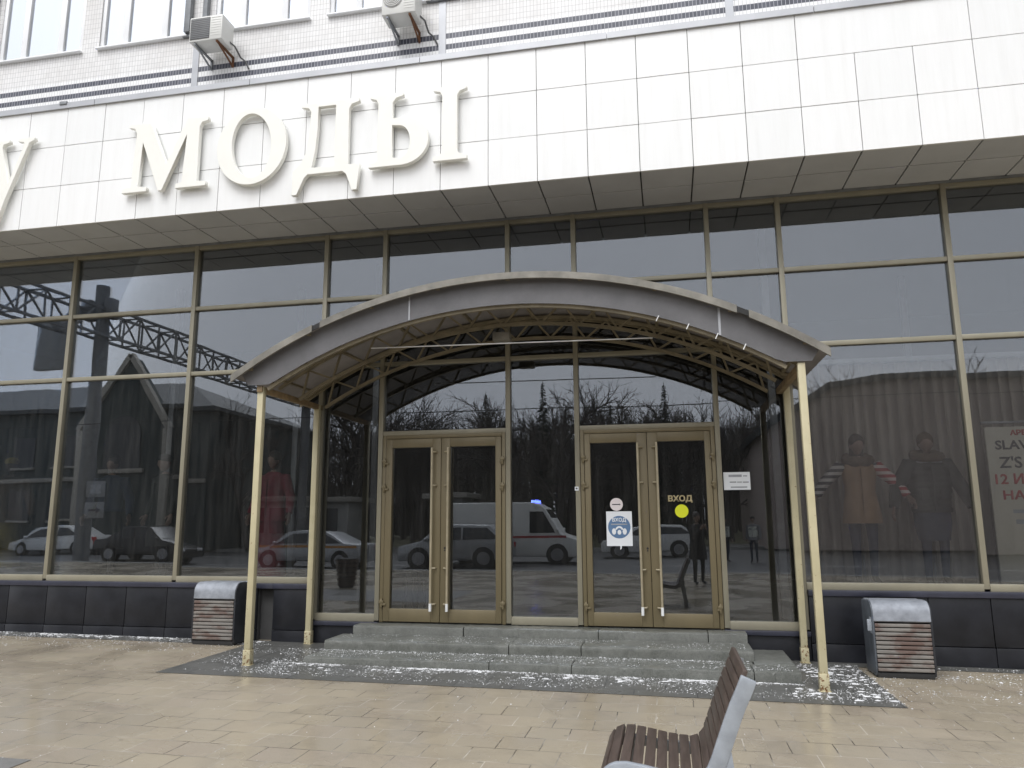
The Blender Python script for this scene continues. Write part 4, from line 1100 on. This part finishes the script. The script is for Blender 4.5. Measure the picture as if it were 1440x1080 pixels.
def car(name, label, cat, paint, x, y, rz, L=4.6, W=1.8, H=1.48, kind='sedan', stripe=None, beacon=False):
    c = thing(name, label, cat); hl = L / 2; g = .20
    if kind == 'sedan': prof = [(-hl, .42), (-hl + .06, .68), (-hl + .95, .90), (-hl + 1.65, H - .05), (-hl + 2.2, H), (hl - 1.55, H - .04), (hl - .72, .98), (hl - .08, .93), (hl, .60), (hl - .05, g + .06)]
    elif kind == 'suv': prof = [(-hl, .48), (-hl + .06, .82), (-hl + .95, 1.02), (-hl + 1.55, H - .06), (-hl + 2.1, H), (hl - .75, H - .03), (hl - .18, 1.08), (hl - .03, .95), (hl, .62), (hl - .05, g + .1)]
    else: prof = [(-hl, .55), (-hl + .05, .95), (-hl + .75, 1.18), (-hl + 1.35, H - .25), (-hl + 1.8, H), (hl - .15, H), (hl - .04, H - .15), (hl, .7), (hl - .03, g + .15), (hl - .04, g + .1)]
    belt = {'sedan': .90, 'suv': 1.0, 'van': 1.25}[kind]
    body = [(-hl + .03, g + .08)] + prof[:-1] + [prof[-1]]
    n = len(body); vs = []; tz = lambda z: (W / 2) * (1 - .16 * max(0, (z - belt)) / (H - belt) * (1 if kind != 'van' else .35))
    for sgn in (-1, 1): vs += [(px, sgn * tz(pz), pz) for px, pz in body]
    fs = [tuple(range(n)), tuple(range(2 * n - 1, n - 1, -1))] + [(i, (i + 1) % n, n + (i + 1) % n, n + i) for i in range(n)]
    MB().add(vs, fs).build('body', M[paint], c, .05, seg=3)
    def win(poly, name='side_window'):
        for sgn in (-1, 1):
            w = MB(); k = len(poly)
            w.add([(px, sgn * (tz(pz) + .006), pz) for px, pz in poly] + [(px, sgn * (tz(pz) - .03), pz) for px, pz in poly], [tuple(range(k)), tuple(range(2 * k - 1, k - 1, -1))] + [(i, (i + 1) % k, k + (i + 1) % k, k + i) for i in range(k)])
            w.build(name, M['winglass'], c, smooth=0)
    if kind == 'van':
        win([(-hl + .95, 1.22), (-hl + 1.42, H - .38), (-hl + 2.0, H - .36), (-hl + 2.0, 1.22)]); ws = ((-hl + .80, 1.22), (-hl + 1.33, H - .29))
    else:
        a0 = prof[2][0] + .14; a1 = prof[3][0] + .10; b1 = prof[5][0] - .06; b0 = prof[6][0] - .16
        mid = (a0 + b0) / 2 + .05
        win([(a0 + .12, belt + .06), (a1 + .1, H - .13), (mid - .04, H - .11), (mid - .04, belt + .06)]); win([(mid + .04, belt + .06), (mid + .04, H - .11), (b1, H - .13), (b0, belt + .08)])
        ws = ((prof[2][0] + .06, belt + .04), (prof[3][0] - .04, H - .11))
    (xa, za), (xb, zb) = ws; wy = tz(za) - .1; wyb = tz(zb) - .1
    MB().add([(xa - .012, -wy, za), (xa - .012, wy, za), (xb - .012, wyb, zb), (xb - .012, -wyb, zb), (xa + .04, -wy, za - .02), (xa + .04, wy, za - .02), (xb + .04, wyb, zb - .02), (xb + .04, -wyb, zb - .02)], [(0, 1, 2, 3), (7, 6, 5, 4), (0, 4, 5, 1), (1, 5, 6, 2), (2, 6, 7, 3), (3, 7, 4, 0)]).build('windscreen', M['winglass'], c, smooth=0)
    rw = .33 if kind == 'sedan' else .37
    for px in (-hl + .88, hl - .92):
        for sgn in (-1, 1):
            wy = sgn * (W / 2 - .10)
            MB().tube([(px, wy - sgn * .14, rw), (px, sgn * (W / 2 + .003), rw)], rw + .055, 26).build('wheel_arch', M['rubber'], c)
            t = MB().tube([(px, wy - sgn * .10, rw), (px, wy + sgn * .125, rw)], rw, 26).build('wheel', M['tyre'], c)
            MB().tube([(px, wy + sgn * .12, rw), (px, wy + sgn * .132, rw)], rw * .66, 20).build('rim', M['rim'], t)
    for sgn in (-1, 1):
        MB().box(-hl - .01, -hl + .14, sgn * (W / 2 - .30) - .16, sgn * (W / 2 - .30) + .16, prof[0][1] + .12, prof[0][1] + .25).build('headlight', M['clearlight'], c, .03)
        MB().box(hl - .12, hl + .012, sgn * (W / 2 - .19) - .14, sgn * (W / 2 - .19) + .145, .72 if kind != 'van' else .85, .90 if kind != 'van' else 1.25).build('tail_light', M['redlight'], c, .02)
        if stripe:
            zz = .80 if kind != 'van' else 1.02
            MB().box(-hl + .5, hl - .25, sgn * W / 2 - .004, sgn * W / 2 + .004, zz, zz + .09).build('side_stripe', M[stripe], c, smooth=0)
        MB().ball((-hl + (1.15 if kind != 'van' else .85), sgn * (W / 2 + .09), belt + .08), (.06, .10, .07), 10, 7).build('mirror', M[paint], c)
    if beacon:
        MB().box(-hl + 1.75, -hl + 2.0, -.55, .55, H, H + .10).build('beacon', M['beacon'], c, .03)
    c.location = (x, y, -1.8); c.rotation_euler = (0, 0, rz)
    return c
car('parked_car', 'silver hatchback with red tail light mirrored in the left doors', 'car', 'silver', -8.0, -18.9, R(180) * 0, 4.4, 1.82, 1.62, 'suv')
car('ambulance_van', 'white ambulance van with red stripe and blue roof beacon mirrored beside the doors', 'van', 'whitecar', -6.2, -21.6, R(180), 5.6, 2.0, 2.45, 'van', 'redcar', True)
car('taxi_car', 'pale saloon car with orange side stripe mirrored left of the doors', 'car', 'silver', -14.0, -18.9, 0, 4.7, 1.8, 1.45, 'sedan', 'orange')
car('parked_car', 'black car mirrored behind the black skirted mannequin', 'car', 'blackcar', -22.5, -20.2, R(180), 4.4, 1.8, 1.5, 'sedan')
car('parked_car', 'white saloon car mirrored in the leftmost window', 'car', 'whitecar', -31.5, -25.5, 0, 4.6, 1.8, 1.48, 'sedan')
car('parked_car', 'white estate car mirrored in the rightmost door', 'car', 'whitecar', -.9, -27.5, 0, 4.6, 1.8, 1.5, 'suv')

# road gantry with its post and sign board
G = thing('road_gantry', 'lattice road gantry on a thick post mirrored in the upper left windows', 'gantry')
gx, gy0, gy1, gz0, gz1 = -22.2, -8.0, -34.0, 7.2, 8.35
tr = MB()
for dx in (-.4, .4):
    for z in (gz0, gz1): tr.bar((gx + dx, gy0, z), (gx + dx, gy1, z), .10, .10)
n = 22
for k in range(n + 1):
    y = gy0 + (gy1 - gy0) * k / n
    for dx in (-.4, .4): tr.bar((gx + dx, y, gz0), (gx + dx, y, gz1), .06, .06)
    for z in (gz0, gz1): tr.bar((gx - .4, y, z), (gx + .4, y, z), .06, .06)
    if k < n:
        y2 = gy0 + (gy1 - gy0) * (k + 1) / n
        for dx in (-.4, .4): tr.bar((gx + dx, y, gz0 if k % 2 else gz1), (gx + dx, y2, gz1 if k % 2 else gz0), .06, .06)
tr.build('truss', M['gantry'], G)
MB().tube([(gx, -15.8, -1.67), (gx, -15.8, 9.4)], [.30, .24], 16).build('post', M['gantry'], G)
MB().tube([(gx, -34, -1.67), (gx, -34, 7.9)], [.28, .24], 16).build('post', M['gantry'], G)
MB().box(gx - 2.1, gx - .55, -15.0, -14.8, 5.9, 7.9).build('sign_board', M['sign'], G, .02)
MB().box(gx - .75, gx - .35, -15.9, -15.5, 7.9, 8.8).box(gx + .35, gx + .7, -15.9, -15.5, 7.9, 8.8).build('camera_box', M['gantry'], G, .02)
rebase(G, (gx, -15.8, -1.67))
for k, z in enumerate((1.15, .35)):
    q = thing('road_sign', ('white road sign plate on the gantry post, upper of two', 'white road sign plate with a black arrow, lower of two')[k], 'sign')
    MB().box(gx + .3, gx + 1.1, -15.5, -15.46, z - .3, z + .3).build('plate', M['sign'], q, .01)
    MB().bar((gx, -15.6, z), (gx + .7, -15.52, z), .05, .05).build('bracket', M['gantry'], q)
    if k: MB().prism([(gx + .45, z - .04), (gx + .78, z - .04), (gx + .78, z - .12), (gx + .98, z), (gx + .78, z + .12), (gx + .78, z + .04), (gx + .45, z + .04)], -15.459, -15.455).build('arrow', M['darkink'], q, smooth=0)
    else: MB().box(gx + .45, gx + .95, -15.459, -15.455, z - .18, z + .18).build('pictogram', M['greyink'], q, smooth=0)
w = MB(); pts = [(-60 + 12 * k, -15.2 + .0 * k, 3.55 + .05 * math.cos(k * 3.1) + .03 * k) for k in range(10)]
w.tube(pts, .016, 5); o = w.build('overhead_wire', M['rubber']); tag(o, 'thin dark overhead wire mirrored across the arch of the doors', 'wire')

# gabled house opposite, on the left
Hs = thing('gabled_house', 'dull green house with pale gable and hipped roof mirrored in the left windows', 'house')
hx0, hx1, hy, hz = -62.0, -27.2, -31.5, 6.7
MB().box(hx0, hx1, hy - 14, hy, -1.7, hz).build('wall', M['mansion'], Hs, .03)
MB().add([(hx0 - .5, hy + .5, hz), (hx1 + .5, hy + .5, hz), (hx1 + .5, hy - 14.5, hz), (hx0 - .5, hy - 14.5, hz), (hx0 + 6, hy - 7, hz + 3.0), (hx1 - 6, hy - 7, hz + 3.0), (hx0 - .5, hy + .5, hz + .25), (hx1 + .5, hy + .5, hz + .25), (hx1 + .5, hy - 14.5, hz + .25), (hx0 - .5, hy - 14.5, hz + .25)],
    [(0, 3, 2, 1), (0, 1, 7, 6), (1, 2, 8, 7), (2, 3, 9, 8), (3, 0, 6, 9), (6, 7, 5, 4), (7, 8, 5), (8, 9, 4, 5), (9, 6, 4)]).build('roof', M['roofdark'], Hs, smooth=0)
gcx = -32.6
gb = MB().prism([(gcx - 3.0, -1.7), (gcx + 3.0, -1.7), (gcx + 3.0, 5.6), (gcx, 9.9), (gcx - 3.0, 5.6)], hy + .004, hy + .9); gb.build('gable', M['mansion'], Hs)
for s in (-1, 1):
    MB().bar((gcx + s * 3.15, hy + .95, 5.4), (gcx, hy + .95, 10.05), .34, .34).build('gable_trim', M['trim'], Hs)
    MB().box(gcx + s * 3.0 - .22, gcx + s * 3.0 + .22, hy + .85, hy + 1.1, -1.7, 5.4).build('pilaster', M['trim'], Hs, .02)
af = [(gcx - 1.25, 3.0), (gcx + 1.25, 3.0)] + arc(gcx, 5.0, 1.25, 1.25, 0, 180, 14)
MB().prism(af, hy + .9, hy + .97).build('window', M['winglass'], Hs, smooth=0)
MB().box(gcx - 1.5, gcx + 1.5, hy + .9, hy + 1.1, 2.75, 3.0).build('sill', M['trim'], Hs, .02)
for k in range(9):
    x = hx0 + 1.8 + k * 2.9
    for z in (.0, 3.3):
        f = MB().box(x - .75, x + .75, hy + .002, hy + .05, z, z + 1.9).build('window', M['winglass'], Hs, smooth=0); MB().box(x - .85, x + .85, hy + .002, hy + .14, z - .14, z).build('sill', M['trim'], f, .01)
MB().box(hx0, hx1, hy + .001, hy + .2, 2.35, 2.6).build('string_course', M['trim'], Hs, .02)
rebase(Hs, (-45, -38, -1.7))
# long building on the right
Rb = thing('long_building', 'long pinkish grey building with sloping roof edge mirrored in the right windows', 'building')
MB().prism([(5.0, -1.7), (46, -1.7), (46, 7.3), (11.0, 6.9), (8.5, 6.55), (5.0, 4.2)], -46, -31.5).build('wall', M['pinkwall'], Rb)
MB().prism([(4.7, 4.05), (8.4, 6.5), (11.0, 6.88), (46.3, 7.28), (46.3, 7.6), (10.9, 7.15), (8.3, 6.8), (4.6, 4.4)], -46.3, -31.1).build('roof', M['roofdark'], Rb)
for k in range(6):
    x = 23.0 + k * 4
    f = MB().box(x - .8, x + .8, -31.498, -31.44, .3, 2.6).build('window', M['winglass'], Rb, smooth=0)
    MB().box(x - .95, x + .95, -31.498, -31.35, .12, .3).build('sill', M['trim'], f, .01)
rebase(Rb, (26, -39, -1.7))
# kiosks in front of the trees
def kiosk(x, y, w, label):
    k = thing('street_kiosk', label, 'kiosk')
    MB().box(x, x + w, y - 3, y, -1.65, 1.3).build('wall', M['kiosk'], k, .02)
    MB().box(x - .4, x + w + .4, y - 3.4, y + .5, 1.3, 1.62).build('roof', M['trim'], k, .03)
    n = int(w / 1.6)
    for i in range(n): MB().box(x + .3 + i * 1.6, x + 1.5 + i * 1.6, y + .002, y + .05, -.7, .9).build('window', M['winglass'], k, smooth=0)
    rebase(k, (x + w / 2, y - 1.5, -1.65))
kiosk(-27.0, -35.5, 7.0, 'low pale kiosk with flat roof mirrored left of the canopy')
kiosk(-14.6, -36.0, 2.2, 'narrow pale kiosk mirrored in the left door')
bn2 = thing('tapered_bin', 'tapered slatted street bin mirrored left of the left doors', 'litter bin')
for k in range(6):
    z = .05 + k * .11; r0 = .20 + z * .14; MB().rings([(z, 0, 0, r0, r0), (z + .085, 0, 0, r0 + .012, r0 + .012)], 16).build('slat', M['benchwood'], bn2)
MB().rings([(0, 0, 0, .17, .17), (.7, 0, 0, .27, .27)], 16).build('liner', M['rubber'], bn2); bn2.location = (-7.9, -8.1, gz(-7.9))

# ---- trees: bare crowns, each a tapered trunk with limbs and fine twigs
def bare_tree(seed, H):
    rr = random.Random(seed); tk = MB(); cr = MB()
    def grow(p, d, L, r, lv):
        pts = [p]; q = p; dd = d
        for s in range(3 if lv < 3 else 2):
            dd = (dd + Vector((rr.gauss(0, .12), rr.gauss(0, .12), rr.gauss(.05, .08)))).normalized(); q = q + dd * L / (3 if lv < 3 else 2); pts.append(q)
        k = len(pts); (tk if lv == 0 else cr).tube(pts, [r * (1 - .55 * i / (k - 1)) for i in range(k)], (8, 5, 4, 3, 3)[lv], lv == 0)
        if lv == 4: return
        nb = (7, 5, 5, 4)[lv]
        for b in range(nb):
            t = rr.uniform(.35, 1) if lv else rr.uniform(.4, 1); i = min(int(t * (k - 1)), k - 2); u = t * (k - 1) - i; s = pts[i].lerp(pts[i + 1], u)
            ang = rr.uniform(0, 6.28); sp = rr.uniform(.45, .95)
            ax = dd.orthogonal().normalized(); ax.rotate(Matrix.Rotation(ang, 3, dd)); nd = (dd * math.cos(sp) + ax * math.sin(sp)).normalized()
            grow(s, nd, L * rr.uniform(.48, .68), r * (.55 if lv else .42), lv + 1)
    grow(Vector((0, 0, 0)), Vector((0, 0, 1)), H * .48, H * .02, 0)
    return tk, cr
def conifer(seed, H):
    rr = random.Random(seed); tk = MB().tube([(0, 0, 0), (0, 0, H)], [.16, .02], 7); cr = MB()
    for k in range(420):
        t = rr.random() ** .8; z = H * (.08 + .9 * t); L = (1 - t) * H * .17 * rr.uniform(.5, 1.1) + .15; a = rr.uniform(0, 6.28)
        d = Vector((math.cos(a), math.sin(a), -.28)); p = Vector((0, 0, z)); s = Vector((-math.sin(a), math.cos(a), 0)) * .12 * (.5 + L * .4)
        e = p + d * L
        cr.add([p, p + d * L * .5 + s, e, p + d * L * .5 - s, p + d * L * .5 + Vector((0, 0, .06 + L * .05))], [(0, 1, 4), (1, 2, 4), (2, 3, 4), (3, 0, 4)])
    return tk, cr
protos = []
for s in range(4):
    tk, cr = bare_tree(20 + s, 14)
    t = thing('bare_tree', 'leafless park tree across the road, mirrored in the shop glass', 'tree', group='leafless trees across the road')
    tk.build('trunk', M['bark'], t, smooth=60); cr.build('crown', M['bark'], t, smooth=0); protos.append(t)
cp_ = []
tk, cr = conifer(5, 13)
cf = thing('conifer_tree', 'dark narrow conifer among the leafless trees, mirrored in the shop glass', 'tree', group='conifers across the road')
tk.build('trunk', M['bark'], cf); cr.build('crown', M['needle'], cf, smooth=0)
rr = random.Random(11); used = 0
spots = [(-20.5, -40, 1.0)]
for row, (y, n) in enumerate(((-40, 13), (-47, 15), (-55, 17), (-66, 19))):
    for k in range(n): spots.append((-24 + 44 * (k + rr.uniform(.1, .9)) / n - (2 * row), y + rr.uniform(-2.5, 2.5), rr.uniform(.62, .95) * (1 + .05 * row)))
spots += [(-25, -33, .8), (14, -50, .8), (20, -52, .9), (28, -50, .8)]
for k, (x, y, s) in enumerate(spots):
    o = protos[k] if k < 4 else copy_tree(protos[rr.randrange(4)])
    o.location = (x, y, -1.65); o.rotation_euler = (0, 0, rr.uniform(0, 6.28)); o.scale = (s, s, s)
for k, (x, y, s) in enumerate(((-8.7, -46, .92), (.2, -47, .9), (-15, -52, .95), (-4.5, -56, .9))):
    o = cf if k == 0 else copy_tree(cf); o.location = (x, y, -1.65); o.scale = (s, s, s); o.rotation_euler = (0, 0, k)
# the wood behind them reads as one dark mass
wd = MB(); rw = random.Random(2)
for k in range(2600):
    x = rw.uniform(-48, 60); y = rw.uniform(-95, -72); h = rw.uniform(7, 13); lean = rw.uniform(-1, 1)
    wd.tube([(x, y, -1.7), (x + lean * .4, y, h * .5), (x + lean, y, h)], [rw.uniform(.05, .2), .07, .02], 3, False)
    for b in range(4):
        z = h * rw.uniform(.35, .95); a = rw.uniform(-1, 1); wd.tube([(x + lean * .6, y, z), (x + lean * .6 + a * 1.6, y + rw.uniform(-1, 1), z + rw.uniform(.6, 2))], [.05, .015], 3, False)
o = wd.build('distant_wood', M['bark'], smooth=0); o['kind'] = 'stuff'; tag(o, 'distant leafless wood beyond the road, mirrored in the shop glass', 'wood')
# ================================================================== camera
cam = bpy.data.cameras.new('camera'); co = bpy.data.objects.new('camera', cam); COL.objects.link(co)
cam.sensor_fit = 'HORIZONTAL'; cam.sensor_width = 36; cam.lens = 1067.37 / 1440 * 36; cam.clip_end = 1500; cam.clip_start = .05
yw, pt, rl = R(-11.4446), R(10.057), R(-.3331)
fw = Vector((math.sin(yw) * math.cos(pt), math.cos(yw) * math.cos(pt), math.sin(pt)))
r0 = Vector((math.cos(yw), -math.sin(yw), 0)); u0 = r0.cross(fw)
r2 = r0 * math.cos(rl) + u0 * math.sin(rl); u2 = u0 * math.cos(rl) - r0 * math.sin(rl)
mw = Matrix((r2, u2, -fw)).transposed().to_4x4(); mw.translation = (0, -10, 0); co.matrix_world = mw
SC.camera = co
# ================================================================== overcast daylight
w = bpy.data.worlds.new('World'); SC.world = w; w.use_nodes = True; nt = w.node_tree
bg = nt.nodes['Background']
EL, AZ = 55, 195          # sun height and compass direction it comes from (behind the camera)
sky = N(nt, 'ShaderNodeTexSky', sky_type='NISHITA'); sky.sun_disc = False; sky.sun_elevation = R(EL); sky.sun_rotation = R(AZ)
sky.air_density = 1.0; sky.dust_density = 3.5; sky.altitude = 100
bw = N(nt, 'ShaderNodeRGBToBW'); LK(nt, sky.outputs[0], bw.inputs[0])
tc = N(nt, 'ShaderNodeTexCoord')
cl = noise(nt, tc.outputs['Generated'], 2.6, 5, .55)
grey = mixc(nt, 1.0, bw.outputs[0], ramp(nt, cl, [(.3, (.84, .86, .92)), (.7, (1.08, 1.08, 1.10))]), 'MULTIPLY')
cloud = mixc(nt, .90, sky.outputs[0], grey)
LK(nt, mixc(nt, .62, cloud, (6.2, 6.3, 6.6)), bg.inputs['Color'])
bg.inputs['Strength'].default_value = .112
sl_ = bpy.data.lights.new('sun', 'SUN'); sl_.energy = .95; sl_.angle = R(34); sl_.color = (1, .99, .975)
so = bpy.data.objects.new('sun', sl_); COL.objects.link(so)
d = Vector((math.sin(R(AZ)) * math.cos(R(EL)), math.cos(R(AZ)) * math.cos(R(EL)), math.sin(R(EL))))
so.rotation_euler = d.to_track_quat('Z', 'Y').to_euler(); so.location = (0, -20, 20)
vs_ = SC.view_settings; vs_.view_transform = 'Standard'; vs_.look = 'None'; vs_.gamma = 1; vs_.exposure = 1.0
SC.cycles.max_bounces = 10; SC.cycles.transparent_max_bounces = 16; SC.cycles.glossy_bounces = 5; SC.cycles.diffuse_bounces = 4
SC.cycles.caustics_reflective = False; SC.cycles.caustics_refractive = False; SC.cycles.sample_clamp_indirect = 6
# raise the whole place so that the pavement lies near zero
for o in list(bpy.data.objects):
    if o.parent is None: o.location.z += LIFT
